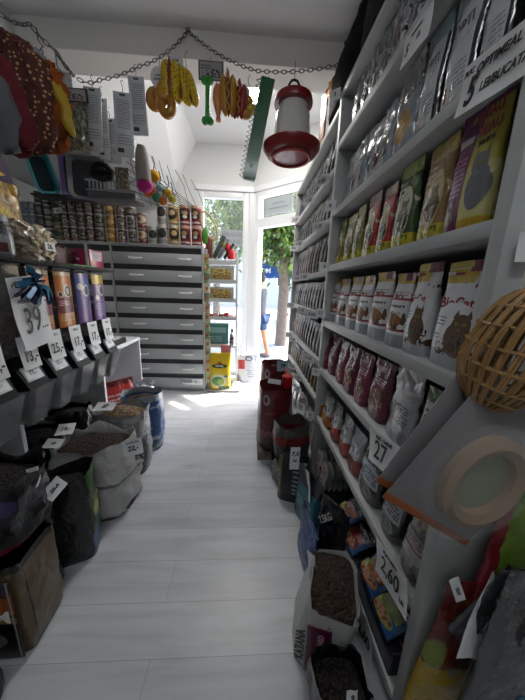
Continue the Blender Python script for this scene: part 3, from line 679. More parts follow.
# ---- cans on the drawer cabinets
def can_mat(n,bg,ls): return printed('print_can_'+n,bg,ls,rough=.35,bump=0)
CANM={
 'red':lambda:can_mat('red','9c2a26',[('ell',.5,.55,.17,.3,'1a1716'),('ell',.5,.62,.10,.12,'b08a6a'),('ell',.5,.42,.07,.09,'d8d2c8'),('rect',0,1,.88,1,'c9a08a'),('rect',.3,.7,.08,.18,'d6cfc8')]),
 'yellow':lambda:can_mat('yellow','b8923a',[('ell',.5,.55,.17,.3,'2a221a'),('ell',.5,.6,.10,.14,'c9a878'),('rect',0,1,.88,1,'d9cfae'),('rect',.3,.7,.08,.18,'d6cfc8')]),
 'white':lambda:can_mat('white','c2c0bb',[('ell',.5,.55,.15,.24,'2c2c2e'),('noise',.2,.8,.2,.9,7,.6,'55504c'),('lines',.3,.7,.08,.24,2,'444444')]),
 'multi':lambda:can_mat('multi','7a5a4a',[('ell',.5,.6,.2,.26,'d8c8b0'),('rect',0,1,0,.3,'8c2e34'),('ell',.45,.62,.1,.14,'a05a2c'),('noise',.1,.9,.1,.6,9,.55,'c8c0b0')]),
 'rose':lambda:can_mat('rose','8a6f66',[('ell',.5,.55,.18,.3,'c9c0b4'),('noise',.25,.75,.25,.9,9,.5,'33261f'),('rect',0,1,.86,1,'4a3530')]),
 'grey':lambda:can_mat('grey','8d8984',[('ell',.5,.6,.17,.28,'3b352f'),('noise',.1,.9,.1,.9,10,.6,'cfc8bd'),('rect',0,1,0,.15,'5a4a44')]),
 'gold':lambda:can_mat('gold','b07f36',[('noise',.1,.9,.1,.9,8,.55,'7a4a1e'),('ell',.5,.5,.14,.2,'d9b878')]),
 'olive':lambda:can_mat('olive','6d6a3c',[('noise',.1,.9,.1,.9,8,.5,'c0b890'),('ell',.5,.5,.15,.25,'3a3a22')]),
 'dark':lambda:can_mat('dark','2c2624',[('noise',.1,.9,.1,.9,9,.52,'7a6a60'),('ell',.5,.5,.16,.22,'8a8680')]),
 'jar':lambda:can_mat('jar','30342f',[('ell',.5,.45,.2,.25,'a8aaa4'),('rect',0,1,.85,1,'7a7c7c')]),
 'blue':lambda:can_mat('blue','5d6878',[('noise',.1,.9,.1,.9,9,.5,'a9b2ba'),('rect',0,1,.84,1,'8f9498')]),}
TIN=mat('tin_rim',(.55,.55,.55),.3,metal=.9)
def mk_can(k,r,h):
    def f():
        o=bpy.data.objects.new('food_can',None); C.objects.link(o)
        MB().lathe([(r*.97,.006),(r,.012),(r,h-.012),(r*.97,h-.006)],24,cap=False).build('label_sleeve',CANM[k](),o)
        MB().lathe([(r*.9,0),(r*.97,0),(r*.985,.006),(r*.97,.0065),(r*.9,.004)],24).build('base_rim',TIN,o)
        MB().lathe([(r*.97,h-.0065),(r*.985,h-.006),(r*.985,h),(r*.93,h),(r*.9,h-.006),(0,h-.006)],24,cap=False).build('lid',TIN,o)
        return o
    return f
CN=[('red',197,2,.062,.225),('red',185.5,2,.062,.225),('yellow',174.3,2,.062,.225),('white',163.6,2,.060,.235),('white',153.5,1,.058,.20),('multi',143.3,2,.058,.17),('grey',133,2,.052,.15),('rose',123,3,.054,.150),('gold',112.5,3,.054,.150),('grey',101.5,3,.056,.152),('rose',92,3,.047,.152),('grey',84,3,.047,.152),('rose',76,3,.047,.152),('rose',68,3,.047,.152),('olive',60,3,.05,.150),('jar',52,4,.045,.125),('dark',44.5,4,.045,.13),('blue',37,3,.045,.135),('blue',30,3,.045,.135)]
lev=['bottom','second','third','top']
desc={'red':'red dog food can with black dog picture','yellow':'yellow dog food can with dark dog picture','white':'white food can with dark animal picture','multi':'brown and red food can with round pale picture','grey':'grey brown food can','rose':'pinkish brown food can with pale oval','gold':'golden food can','olive':'olive green food can','jar':'small dark green jar','dark':'small dark brown can','blue':'small blue grey can'}
seen={}
for (k,px_,n,r,h) in CN:
    x=atY(px_,238,3.45+.02+r).x; seen[k]=seen.get(k,0)+1
    for j in range(n):
        lv='bottom' if j==0 else ('top' if j==n-1 else lev[j])
        where={'red':['beside the window','by the yellow cans'],'white':['beside the yellow cans','standing single below the toys'],'rose':['between golden and grey stacks','right of narrow stacks','middle narrow stack','next to the olive cans'],'grey':['beside the brown and red cans','left of the golden cans','between two pinkish stacks'],'blue':['next to the dark brown cans','leftmost of all']}.get(k,['in the row'])
        w=where[min(seen[k]-1,len(where)-1)]
        lab='%s, %s of its stack, %s'%(desc[k],lv,w) if n>1 else '%s, %s'%(desc[k],w)
        PR.use('can_'+k+str(r)+str(h),mk_can(k,r,h),lab,'can','cans on the drawer cabinets',(x,3.45+.02+r,1.881+j*(h+.0005)),(0,0,random.uniform(-.25,.25)))
card('price_card','small white price card on the olive cans','price card',[atY(x,y,3.455) for x,y in ((54,208),(62,207),(62,213),(54,214))],[('6,5',.6,0,0,.01)],curl=.002)
# something brown stacked over the grey pair
PR.use('can_dark.058',mk_can('dark',.058,.10),'short dark can lying on the grey cans below the toy basket','can',None,(atY(133,238,3.53).x,3.53,1.881+2*.1505),(0,0,0))
# ---- counter under the dispensers
ct=thing('counter','white counter carrying the bulk food dispensers, open below','counter',(-1.45,2.0,0))
MB().box((-.40,-1.4,.80),(.25,.96,.835),b=.002).build('worktop',WMEL,ct)
for y in (-.66,.17,.93): MB().box((-.38,y-.0,0),(.25,y+.025,.80),b=.001).build('side_panel',WMEL,ct)
MB().box((-.40,-1.4,0),(-.385,.96,.80)).build('back_panel',mat('grey_back_board',(.2,.2,.21),.6),ct)
# ---- dispensers
FX2=-1.10
hs=thing('dispenser_stand','long black dispenser stand with a shelf top on the white counter','stand',(FX2,1.55,.836))
MB().box((-.46,-.85,0),(-.165,.64,.62)).build('housing',BLKP,hs)
MB().box((-.50,-.85,.645),(.04,.66,.665),b=.003).build('shelf_top',mat('matt_black_board','060607',.8),hs)
MB().box((-.46,-.85,.62),(-.30,.66,.645)).build('shelf_support',BLKP,hs)
MB().box((-.16,-.85,.0),(-.10,.66,.022)).build('front_rail',BLKP,hs)
CLR=thin_clear('clear_acrylic',(.3,.32,.33),.16,.1)
SMK=thin_clear('smoky_clear_plastic',(.30,.31,.32),.42,.12)
def disp_lab(n,a,b,c):
    return printed('print_dispenser_'+n,a,[('rect',0,1,.28,.56,b),('tri',1.0,.56,1.0,.3,b),('ell',.62,.66,.24,.12,c),('ell',.62,.66,.2,.095,'2c2426'),('ell',.62,.66,.10,.06,'cfcac2'),('ell',.2,.60,.13,.06,'d8cfc4'),('ell',.2,.60,.09,.04,'3a2a26'),('lines',.08,.6,.40,.5,3,'d8c8c0'),('lines',.1,.9,.12,.26,4,'e0c090'),('rect',0,1,.93,.99,'cdb48c')],bump=.15,rough=.3)
LABS={'orange':lambda:disp_lab('orange','c8742c','7a2430','d8d2c8'),'purple':lambda:disp_lab('purple','59307c','6e3c8c','d6cfe0'),'yellow':lambda:printed('print_dispenser_yellow','5e3484',[('rect',0,1,.80,1,'d2ac34'),('ell',.62,.66,.24,.12,'d8d2c8'),('ell',.62,.66,.19,.09,'33204a'),('ell',.25,.5,.14,.06,'c9c4d4'),('lines',.1,.9,.1,.4,8,'9a84b8'),('rect',0,1,.42,.46,'8a68a8')],bump=.15,rough=.3),'blue':lambda:printed('print_dispenser_blue','4a3a88',[('rect',0,1,.72,.93,'3f4fa0'),('ell',.62,.66,.25,.12,'d8d2dc'),('ell',.62,.66,.19,.09,'2a3468'),('ell',.22,.74,.15,.07,'d8d6d4'),('lines',.1,.9,.1,.3,5,'a090c8'),('rect',0,1,.0,.34,'5f3484')],bump=.15,rough=.3)}
def dispenser(yc,kind,label,price,body=True):
    o=thing('bulk_food_dispenser',label,'dispenser',(FX2,yc,.70),rz=PI/2,group=None)
    W=.148
    t=MB()
    for lo,hi in (((-W/2,.0,.34),(W/2,.003,.770)),((-W/2,.003,.34),(-W/2+.003,.14,.770)),((W/2-.003,.003,.34),(W/2,.14,.770)),((-W/2,.137,.34),(W/2,.14,.770))): t.box(lo,hi)
    t.build('clear_tube',CLR,o)
    MB().box((-W/2+.004,.006,.345),(W/2-.004,.134,.55),b=.004).build('kibble',kibble_mat('kibble_dark','3a2417','5f3c24',60),o)['kind']='stuff'
    if kind:
        nn=12; mb=MB(); vs=[];fs=[];uv=[]
        for j in range(2):
            for i in range(nn+1):
                a=-1+2*i/nn; x=a*(W/2-.002); y=-.012*(1-a*a)-.002
                vs.append((x,y,.435+.322*j)); uv.append((i/nn,j))
        for i in range(nn): fs.append((i,i+1,nn+2+i,nn+1+i))
        o2=len(vs)
        for (x,y,z) in vs[:]: vs.append((x,y+.0012,z)); 
        uv+=uv[:]
        for i in range(nn): fs.append((o2+i,o2+nn+1+i,o2+nn+2+i,o2+i+1))
        mb.add(vs,fs,uv); mb.build('printed_panel',LABS[kind](),o)
    MB().box((-W/2-.002,-.008,.770),(W/2+.002,.145,.778)).build('cap',BLKP,o)
    ch=MB(); 
    ch.add([(-W/2,.14,.345),(W/2,.14,.345),(W/2,.0,.345),(-W/2,.0,.345),(-W/2+.01,.09,.17),(W/2-.01,.09,.17),(W/2-.01,-.075,.19),(-W/2+.01,-.075,.19)],[(0,1,2,3),(7,6,5,4),(0,3,7,4),(1,5,6,2),(3,2,6,7),(0,4,5,1)])
    ch.build('chute',BLKP,o)
    fp=MB(); fp.box((-.052,-.004,0),(.052,.0,.075),b=.001); q=fp.build('flap',mat('grey_clear_flap',(.55,.57,.58),.15,coat=.6),o,loc=(0,-.058,.225)); q.rotation_euler=(-.45,0,0)
    pp=MB().box((-.045,-.0055,.01),(.045,-.0045,.065)).build('flap_note',WHITEP,q)
    text('lettering',price,.03,INK,q,(0,-.0062,.038))
    pc=paper_mb(.11,.16,.006,seed=int(yc*10)).build('price_note',WHITEP,o); pc.location=(.012,-.035,.36); pc.rotation_euler=(-.12,0,0)
    text('lettering',price,.075,INK,pc,(0,-.006,-.02),bold=.001,sx=.75); text('lettering','PISICI',.02,INK,pc,(0,-.006,.055))
    cb=MB(); T=[(-W/2+.010,-.10,.20),(W/2-.010,-.10,.20),(W/2-.010,.07,.20),(-W/2+.010,.07,.20)]; B=[(-W/2+.032,-.045,.0),(W/2-.032,-.045,.0),(W/2-.032,.06,.0),(-W/2+.032,.06,.0)]
    ti=[(x*.94,y*.94,z) for x,y,z in T]; bi=[(x*.92,y*.9,.006) for x,y,z in B]
    cb.add(T+B+ti+bi,[(4,5,6,7)[::-1],(0,1,5,4)[::-1],(1,2,6,5)[::-1],(2,3,7,6)[::-1],(3,0,4,7)[::-1],(8,9,13,12),(9,10,14,13),(10,11,15,14),(11,8,12,15),(12,13,14,15),(0,1,9,8),(1,2,10,9),(2,3,11,10),(3,0,8,11)])
    cb.build('catch_bin',SMK,o)
    return o
for (y,k,l,p) in [(.93,'purple','bulk dispenser at the far left edge, mostly out of view','11,-'),(1.11,'orange','bulk dispenser behind the left end of the large paper sign','12,-'),(1.30,None,'bulk dispenser behind the large paper sign reading 39','13,-'),(1.485,'orange','bulk dispenser with orange label right of the large paper sign','25,-'),(1.67,'orange','bulk dispenser with orange label beside the purple ones','17,-'),(1.855,'blue','bulk dispenser with blue and purple label','17,-'),(2.04,'yellow','bulk dispenser with yellow topped purple label, last in the row','17,-')]:
    dispenser(y,k,l,p)
card('paper_sign','large white paper sign reading 39 hung on the dispensers','sign',[atX(x,y,-1.055) for x,y in ((9,278),(46,273),(46,343),(20,354))],[('39',.52,-.06,-.12,.0,.62),('PETKULT',.11,-.02,.40,.002),('ADULT & JUNIOR',.075,0,.27,.001,.8),('FRISKISS/PUNGA',.07,0,.17,.001,.8),('...',.2,.3,-.2,.002)],curl=.012)
# items at the counter end
o=thing('card_reader_box','small black box with papers at the end of the white counter','box',(-1.30,2.52,.836))
MB().box((-.09,-.14,0),(.09,.14,.05),b=.006).build('case',BLKP,o); MB().box((-.07,-.11,.0505),(.07,.09,.054)).build('paper_stack',WHITEP,o)
o=thing('clear_tray','clear plastic tray of small boxes by the last dispenser','tray',(-1.33,2.28,.836))
t=MB()
for lo,hi in (((-.1,-.09,0),(.1,.09,.004)),((-.1,-.09,.004),(-.096,.09,.09)),((.096,-.09,.004),(.1,.09,.09)),((-.096,-.09,.004),(.096,-.086,.09)),((-.096,.086,.004),(.096,.09,.09))): t.box(lo,hi)
t.build('tray_body',CLR,o)
for i in range(4):
    tag(MB().box((-1.41+.045*i,2.21,.841),(-1.372+.045*i,2.33,.90+.01*(i%2)),b=.002).build('small_box',mat('carton_%d'%i,['5a5248','8a8a88','6a4a3a','3a3a3c'][i],.6)),'small carton in the clear tray, %s from the wall side'%ORD[i],'box','cartons in the clear tray')
# ---- on the black shelf top (z = 1.501)
TZ=1.5015
FOILW=K('print_clear_bag_bones','b5a58c',[('noise',0,1,0,1,5,.5,'8f7a5e'),('noise',0,1,0,1,9,.6,'d8d2c2')],bump=1.0,coat=1,rough=.12)
o=thing('bag_of_chew_bones','clear bag full of pale chew bones with a 26 price note','bag',(-1.19,1.59,TZ),rz=PI/2)
pouch_mb(.22,.20,.13,201,wr=.02,sealh=.1,top=.3).build('film',FOILW,o)
random.seed(3)
for i in range(16):
    bm_=MB(); c=Vector((random.uniform(-.08,.08),-.066+random.uniform(-.008,.004),random.uniform(.03,.15))); an=random.uniform(0,PI); d=Vector((math.cos(an)*.024,0,math.sin(an)*.024))
    bm_.tube([c-d,c,c+d],[.009,.007,.009],8)
    for s_ in (-1,1):
        for t_ in (-1,1): bm_.ball(tuple(c+d*s_+Vector((-d.z,0,d.x))*.35*t_),.010,8,6)
    bm_.build('chew_bone',mat('pale_rawhide','c9bb9e',.5),o)
nt=MB().box((-.038,-.006,-.022),(.038,-.005,.022)).build('price_note',WHITEP,o,loc=(.03,-.078,.085)); text('lettering','26.',.035,INK,nt,(0,-.007,0),bold=.001)
o=thing('snack_jar','clear jar with dark label and red print at the left edge','jar',(-1.17,1.38,TZ))
MB().lathe([(.045,0),(.055,.02),(.055,.13),(.04,.15),(.04,.165)],24,cap=False).build('jar_body',K('print_clear_jar','7f8386',[('rect',.2,.8,.1,.6,'a6a8aa'),('rect',.3,.7,.15,.4,'6c3230'),('noise',0,1,.6,1,9,.5,'4a4d50')],coat=1,rough=.1,bump=.3),o)
MB().lathe([(.043,.16),(.043,.185),(0,.185)],24).build('lid',mat('grey_lid',(.4,.41,.42),.3),o)
o=thing('snack_jar','second clear jar behind the bag of chew bones','jar',(-1.40,1.30,TZ))
MB().lathe([(.05,0),(.06,.02),(.06,.19),(.045,.21),(0,.21)],24).build('jar_body',MATS['print_clear_jar'],o)
o=thing('toy_display_bag','yellow and purple crown-topped bag of treats at the left edge','bag',(-1.46,1.70,TZ),rz=PI/2-.3); o.scale=(1,1,1.32)
mb=MB(); cr=[]
n=40
prof=[]
for i in range(n+1):
    u=i/n; x=(u-.5)*.34; z=.50+.02*math.sin(u*PI*8)-.35*abs(u-.5)**2*2; prof.append((x,z))
vs=[(x,0,z) for x,z in prof]+[(.17,0,.30),(-.17,0,.30)]; m_=len(vs)
mb.add(vs+[(x,.012,z) for x,y,z in vs],[tuple(range(m_)),tuple(m_+i for i in range(m_))[::-1]]+[(i,(i+1)%m_,m_+(i+1)%m_,m_+i) for i in range(m_)])
mb.build('header_card',mat('deep_purple_card','2f1640',.5),o)
pouch_mb(.32,.34,.10,205,wr=.01).build('bag',K('print_yellow_treat_bag','c49a4a',[('ell',.3,.7,.16,.12,'b8622a'),('ell',.7,.62,.10,.07,'d8b82a'),('noise',0,1,0,1,7,.55,'8a6a34')],bump=.9,coat=.8),o)
st=MB(); sv=[]
for i in range(16):
    a=2*PI*i/16+PI/2; r=.075 if i%2==0 else .035; sv.append((math.cos(a)*r,-.004,math.sin(a)*r))
st.add([(0,-.006,0)]+sv,[(0,1+(i+1)%16,1+i) for i in range(16)]); st.add([(0,0,0)]+[(x,0,z) for x,y,z in sv],[(0,1+i,1+(i+1)%16) for i in range(16)])
st.build('star_print',mat('star_yellow','d0a82c',.5),o,loc=(.03,-.004,.37))
MB().ball((0,0,0),(.035,.006,.035)).build('blue_print',mat('print_blue','3a5a8c',.5),o,loc=(.03,-.006,.37))
o=thing('pink_box','pink carton with white printed end on the dispenser shelf','box',(-1.22,2.10,TZ),rz=0)
MB().box((-.09,-.10,0),(.11,.07,.125),b=.003).build('carton',K('print_pink_carton','b52a60',[],bump=0),o)
e=MB().box((.1105,-.07,.055),(.1115,.05,.115)).build('label',K('print_carton_label','c9bcc4',[('lines',.1,.9,.15,.85,4,'5a5a60')],bump=0),o)
text('lettering','Pet',.03,WHT,o,(.02,-.1012,.06)); 
o=thing('treat_box','dark red box with brown treats beside the pink carton','box',(-1.30,1.88,TZ),rz=0)
MB().box((-.12,-.10,0),(.10,.10,.11),b=.003).build('carton',mat('dark_red_carton','4a1c20',.5),o)
random.seed(9)
for i in range(9): 
    mb=MB().tube([(random.uniform(-.08,.06),-.08+.018*i,.118),(random.uniform(-.03,.02),-.07+.018*i,.135),(random.uniform(.03,.09),-.09+.02*i,.118)],[.008,.011,.008],8); mb.build('chew_stick',mat('brown_rawhide','5e4434',.5),o)
o=thing('green_tray','thin green tray rim in front of the dark red box','tray',(-1.12,1.90,TZ)); MB().box((-.03,-.12,0),(.03,.14,.010),b=.004).build('tray_body',mat('green_plastic','4a8c3a',.4),o)
pouch_mb(.02,.15,.01,8,nu=12,nv=6).build('white_strip',mat('white_plastic',(.66,.66,.62),.4),o,loc=(.0,.08,.011))
# blue ribbon bunch
o=thing('ribbon_bunch','crumpled blue cellophane bow hanging over the sign','bow',tuple(atX(32,283,-1.03)))
random.seed(4); BLF=mat('blue_cellophane','3a78a0',.15,coat=1,metal=.2); BLF2=mat('dark_blue_foil','18204e',.2,metal=.3,coat=.6)
for i in range(22):
    a=random.uniform(0,2*PI); L=random.uniform(.05,.10); d=Vector((random.uniform(-.3,.3),math.cos(a),math.sin(a)-.35))*L; c=Vector((random.uniform(-.01,.02),0,0))
    s=Vector((random.uniform(-.4,.4),random.uniform(-.6,.6),random.uniform(-.6,.6))).normalized()*.014
    m_=c+d*.5+Vector((.025,0,.015)); mb=MB()
    P0=[c-s*.4,c+s*.4,m_-s,m_+s,c+d-s*1.3,c+d+s*1.3]; off=Vector((.0015,.0005,.0005))
    mb.add(P0+[p+off for p in P0],[(0,1,3,2),(2,3,5,4),(6,8,9,7),(8,10,11,9),(0,2,8,6),(2,4,10,8),(1,7,9,3),(3,9,11,5),(4,5,11,10),(0,6,7,1)])
    mb.build('ribbon',BLF if i%3 else BLF2,o)
MB().ball((0,0,0),.018).build('knot',BLF2,o)
# ============================================================ SACKS ON THE FLOOR
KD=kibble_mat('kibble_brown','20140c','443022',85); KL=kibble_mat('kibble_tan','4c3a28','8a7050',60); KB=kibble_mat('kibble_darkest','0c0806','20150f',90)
def sack(name,label,x,y,w,d,h,m,kib,klabel,seed,rz=0,fill=.86,hh=.04,**k):
    o=thing(name,label,'sack',(x,y,0),rz)
    sack_mb(w,d,h,seed,**k).build('sack_body',m,o)
    if kib:
        q=heap_mb(w*.93,d*.93,hh,seed,e=k.get('e',.5)).build('kibble',kib); q.location=(x+k.get('lean',(0,0))[0]*fill,y+k.get('lean',(0,0))[1]*fill,h*fill); q.rotation_euler=(0,0,rz)
        tag(q,klabel,'pet food',kind='stuff')
    return o
BLUES=K('print_blue_sack','2f5a94',[('rect',0,1,0,.18,'5f7388'),('ell',.30,.55,.045,.16,'c9ccd0'),('ell',.275,.72,.014,.06,'c9ccd0'),('ell',.325,.72,.014,.06,'c9ccd0'),('ell',.285,.58,.008,.025,'1c2c4c'),('ell',.315,.58,.008,.025,'1c2c4c'),('ell',.30,.50,.012,.02,'1c2c4c'),('noise',0,1,0,.3,9,.5,'a9b4bf'),('rect',0,1,.9,1,'9aa3aa'),('noise',0,1,.15,.9,7,.62,'a9bcd0'),('lines',.2,.42,.2,.34,3,'c9ccd0')],bump=.6)
sack('food_sack','blue open sack with white dog drawing, farthest on the left',-.90,2.18,.32,.27,.50,BLUES,KD,'brown kibble in the blue sack',11,rz=.1,wr=.012,e=.75)
GREYF=K('print_grey_film_sack','55585a',[('rect',0,1,.62,1,'8a8c8c'),('noise',0,1,.2,1,6,.56,'a5a7a8'),('rect',0,1,0,.5,'26282a')],bump=.9,coat=.6,rough=.2)
sack('food_sack','dark sack with clear crumpled rim heaped with tan kibble',-.93,1.865,.36,.27,.50,GREYF,KL,'tan kibble heaped under a slanted price card',12,wr=.016,e=.7,hh=.06,fill=.9)
WHITS=K('print_white_woven_sack','d2d1ce',[('noise',0,1,.0,.06,8,.4,'4a3828'),('rect',0,1,.52,.56,'8c8b88')],bump=1.0,bscale=9,rough=.45,coat=.1)
sack('food_sack','large crumpled white sack of brown kibble in the middle of the left row',-.93,1.52,.42,.32,.47,WHITS,KD,'brown kibble in the large white sack',13,rz=-.1,wr=.026,e=.65,hh=.05,bulge=.1,tilt=.02,fill=.88)
GRB=K('print_green_black_sack','191c1d',[('rect',.965,1,0,1,'2f5228'),('rect',0,.11,0,1,'3a642c'),('rect',.965,1,0,.35,'28507c'),('rect',0,.12,0,.3,'28507c'),('ell',.03,.55,.03,.10,'c8b83a')],bump=.7,rough=.35)
o=sack('food_sack','black pleated sack with green side panel in front of the white one',-.905,1.19,.24,.19,.47,GRB,KB,'reddish brown kibble in the black and green sack',14,rz=.38,wr=.012,e=.45,hh=.03,tilt=.03)
text('lettering','YO',.06,mat('print_yellow','c8b83a',.4),o,(.126,-.0,.30),rot=(PI/2,0,PI/2),bold=.002)
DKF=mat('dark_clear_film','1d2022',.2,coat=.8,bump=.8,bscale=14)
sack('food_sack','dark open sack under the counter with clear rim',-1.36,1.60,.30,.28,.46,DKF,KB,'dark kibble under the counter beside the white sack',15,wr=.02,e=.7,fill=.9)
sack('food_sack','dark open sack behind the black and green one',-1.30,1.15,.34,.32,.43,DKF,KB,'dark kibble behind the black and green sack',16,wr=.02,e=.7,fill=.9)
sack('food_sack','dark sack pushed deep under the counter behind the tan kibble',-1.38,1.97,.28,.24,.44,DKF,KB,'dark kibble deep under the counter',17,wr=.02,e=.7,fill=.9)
# red packets near the blue sack, under the counter end
o=thing('red_food_bag','red printed food bag lying under the counter beyond the tan kibble','bag',(-1.22,2.42,0),rz=.9)
pouch_mb(.30,.52,.14,18,wr=.012,sealh=.05).build('bag',K('print_red_bag','a82a26',[('rect',.1,.9,.3,.36,'c8a8a0'),('lines',.15,.85,.5,.8,4,'c8b0a8'),('rect',0,1,.9,1,'6c1c1c')],bump=.8),o)
o=thing('silver_food_bag','crumpled silver bag beside the red bag under the counter','bag',(-1.08,2.66,0),rz=.7)
pouch_mb(.22,.44,.12,19,wr=.02,sealh=.05).build('bag',P_SILV(),o)
# near left group
o=thing('food_bag','square brown paper food bag with a printed front panel at the lower left','bag',(-.975,.865,0),rz=.03)
gb=sack_mb(.35,.20,.42,20,nu=48,nv=16,e=.22,bulge=.03,wr=.010,inner=.9); gb.build('bag_body',K('print_gold_bag','6a5638',[('noise',0,1,0,1,4,.6,'7a6644'),('rect',.70,.80,0,1,'1c1512'),('rect',.03,.0415,0,1,'1c1512'),('rect',.0,1,.93,1,'1c1512'),('rect',0,1,0,.07,'2a1a12')],bump=.9,bscale=8,rough=.45),o)
fpn=MB().box((-.15,-.004,-.19),(.15,0,.165)).build('picture_panel',K('print_picture_panel','171519',[('rect',0,1,.48,.56,'8c7444'),('ell',.85,.72,.2,.11,'9a5a2a'),('noise',.3,1,.6,.85,9,.5,'b8642a'),('ell',.6,.25,.25,.12,'6f6a66'),('noise',0,1,.85,1,6,.5,'4a4650'),('rect',.965,.985,0,1,'b0aeb0')],bump=.1),o,loc=(0,-.108,.20))
text('lettering','ATM',.075,WHT,fpn,(.06,-.006,.012),bold=.002); 
BLKS=K('print_black_foil_sack','121317',[('noise',0,1,.1,1,5,.62,'3a3450'),('rect',.12,.32,.10,.40,'1f7a80'),('rect',0,1,0,.10,'7c1c2c'),('ell',.10,.75,.05,.10,'3a2c5c')],bump=1.0,bscale=10,coat=.15,rough=.35)
o=thing('food_sack','crumpled black open sack resting on the brown paper bag at the left edge','sack',(-1.0,.90,.43))
sack_mb(.34,.26,.27,21,wr=.03,e=.65,bulge=.1,flare=.1).build('sack_body',BLKS,o)
q=heap_mb(.34,.25,.03,21,e=.6).build('kibble',KB); q.location=(-1.0,.90,.655); tag(q,'dark kibble at the left edge under a curled price card','pet food',kind='stuff')
o=thing('food_bag','upright foil bag with red and lilac streaks behind the brown paper bag','bag',(-.955,1.035,0),rz=.25)
pouch_mb(.17,.56,.09,22,wr=.014,sealh=.05).build('bag',K('print_streak_bag','15161c',[('rect',.4,1,.80,.92,'4a4a7c'),('rect',.45,1,.84,.88,'8c2038'),('lines',.6,.9,.6,.75,3,'8a8a94'),('noise',0,1,.6,1,6,.58,'6a6c8c')],bump=.9,coat=.7,rough=.2),o)
o=thing('food_sack','black sack cut off at the bottom left corner','sack',(-.93,.60,0)); sack_mb(.24,.2,.13,23,inner=.9,wr=.01,e=.7).build('sack_body',mat('black_woven','0f1012',.5,bump=.5),o)
# price cards on the sacks
def cardY(cs,lines,label,**k): return card('price_card',label,'price card',cs,lines,**k)
cardY([atY(59,468,1.05),atY(72,482,.98),atY(52,500,.96),atY(40,487,1.0)][:0] or [atZ(42,492,.55),atZ(55,477,.58),atZ(69,482,.53),atZ(50,504,.50)],[('20-A',.34,0,0,.012)],'slanted white price card on the black and green sack')
cardY([atY(30,467,.97),atY(40,468,.97),atY(41,484,.93),atY(26,493,.92)],[('21-5',.34,0,0,.012)],'curled white price card at the left edge sack',curl=.02)
cardY([atZ(96,403,.585),atZ(117,402,.60),atZ(113,411,.57),atZ(94,411,.56)],[('27',.5,0,0,.02)],'white price card lying on the tan kibble')
cardY([atY(121,442,1.33),atY(141,437,1.36),atY(144,452,1.34),atY(125,457,1.31)],[('22,-',.42,0,-.08,.016),('RASELIN',.2,0,.3,.004)],'white price card on the rim of the large white sack')
cardY([atY(134,452,1.37),atY(143,451,1.38),atY(143,461,1.38),atY(136,463,1.37)],[('5%',.6,0,0,.01)],'small round edged tag under the price card of the white sack')
cardY([atZ(57,425,.53),atZ(75,423,.53),atZ(74,434,.50),atZ(56,436,.50)],[('19,-',.4,0,0,.012)],'grey white price card in the shade under the counter')
cardY([atZ(49,439,.49),atZ(66,439,.50),atZ(58,449,.47),atZ(40,448,.47)],[('18',.4,0,0,.012)],'white price card between dark and white sacks')
# ============================================================ RIGHT FLOOR SACKS
REDS=K('print_dark_red_sack','6f1f22',[('rect',0,1,0,.2,'4f3a34'),('ell',.16,.55,.025,.06,'b8a8a4'),('ell',.16,.55,.017,.04,'6f1f22'),('ell',.33,.84,.04,.09,'a89a9a'),('ell',.33,.84,.02,.045,'5a2a30'),('lines',.08,.42,.22,.34,3,'8a5a58'),('noise',0,1,0,1,5,.64,'8a3a3a')],bump=.7,coat=.4,rough=.3)
pl=thing('pallet','low worn wooden pallet under the dark red sack','pallet',(.24,2.12,0))
for yy in (-.17,-.03,.11): MB().box((-.14,yy,.0),(.15,yy+.09,.022),b=.002).build('board',mat('worn_wood','7d7468',.7,bump=.4,var=.2),pl)
for xx in (-.14,0,.10): MB().box((xx,-.17,.022),(xx+.05,.20,.075),b=.002).build('bearer',MATS['worn_wood'],pl)
o=sack('food_sack','tall dark red sack with rolled rim standing on the pallet',.24,2.12,.27,.28,.535,REDS,KD,'kibble in the tall dark red sack',31,wr=.008,e=.7)
o.location.z=.076
o=C.objects.get('kibble') 
sack('food_sack','farther dark red sack with a blue white card by the door',.30,2.84,.28,.28,.60,REDS,KD,'kibble in the farther dark red sack',32,wr=.008,e=.7)
cardY([atY(277,361,2.66),atY(287,360,2.66),atY(289,371,2.66),atY(277,371,2.66)],[('19',.45,0,0,.02)],'blue and white price card on the farther dark red sack',m=mat('pale_blue_card','9fc0cc',.5))
cardY([atY(267,378,1.96),atY(281,380,1.96),atY(281,385,1.955),atY(269,383,1.955)],[('--',.5,0,0,.01)],'white card tucked in the rim of the tall dark red sack')
o=thing('red_scoop','bright red plastic scoop standing in the dark red sack','scoop',(.335,2.08,.60))
MB().lathe([(.03,0),(.04,.02),(.045,.10)],16,cap=True).build('cup',mat('bright_red_plastic','b81c22',.3),o); MB().tube([(0,.04,.06),(0,.10,.10),(0,.14,.12)],.009).build('handle',MATS['bright_red_plastic'],o)
GRR=K('print_grey_red_sack','3a3b3a',[('rect',0,1,.45,.70,'7c2424'),('rect',0,1,.70,1,'55554f')],bump=.7)
o=thing('folded_sack','folded grey sack with a red band leaning on the dark red sack','sack',(.34,1.80,.17),rz=.05)
sack_mb(.25,.20,.27,33,inner=.9,wr=.016,e=.6).build('sack_body',GRR,o)
o=thing('folded_sack','crumpled light grey sack lying under the red banded one','sack',(.34,1.78,0),rz=-.1)
sack_mb(.27,.23,.165,34,inner=.9,wr=.02,e=.6).build('sack_body',K('print_grey_sack','6f7071',[('lines',.05,.45,.2,.8,4,'a8a9aa')],bump=.9),o)
o=thing('food_bag','black bag with yellow side stripe standing on the right floor','bag',(.325,1.55,0),rz=-.3)
pouch_mb(.20,.33,.12,35,wr=.01,sealh=.08).build('bag',K('print_black_yellow_bag','101113',[('rect',0,.12,.05,.95,'7a6a2a'),('lines',.5,.95,.2,.9,8,'a4a7a9')],bump=.7),o)
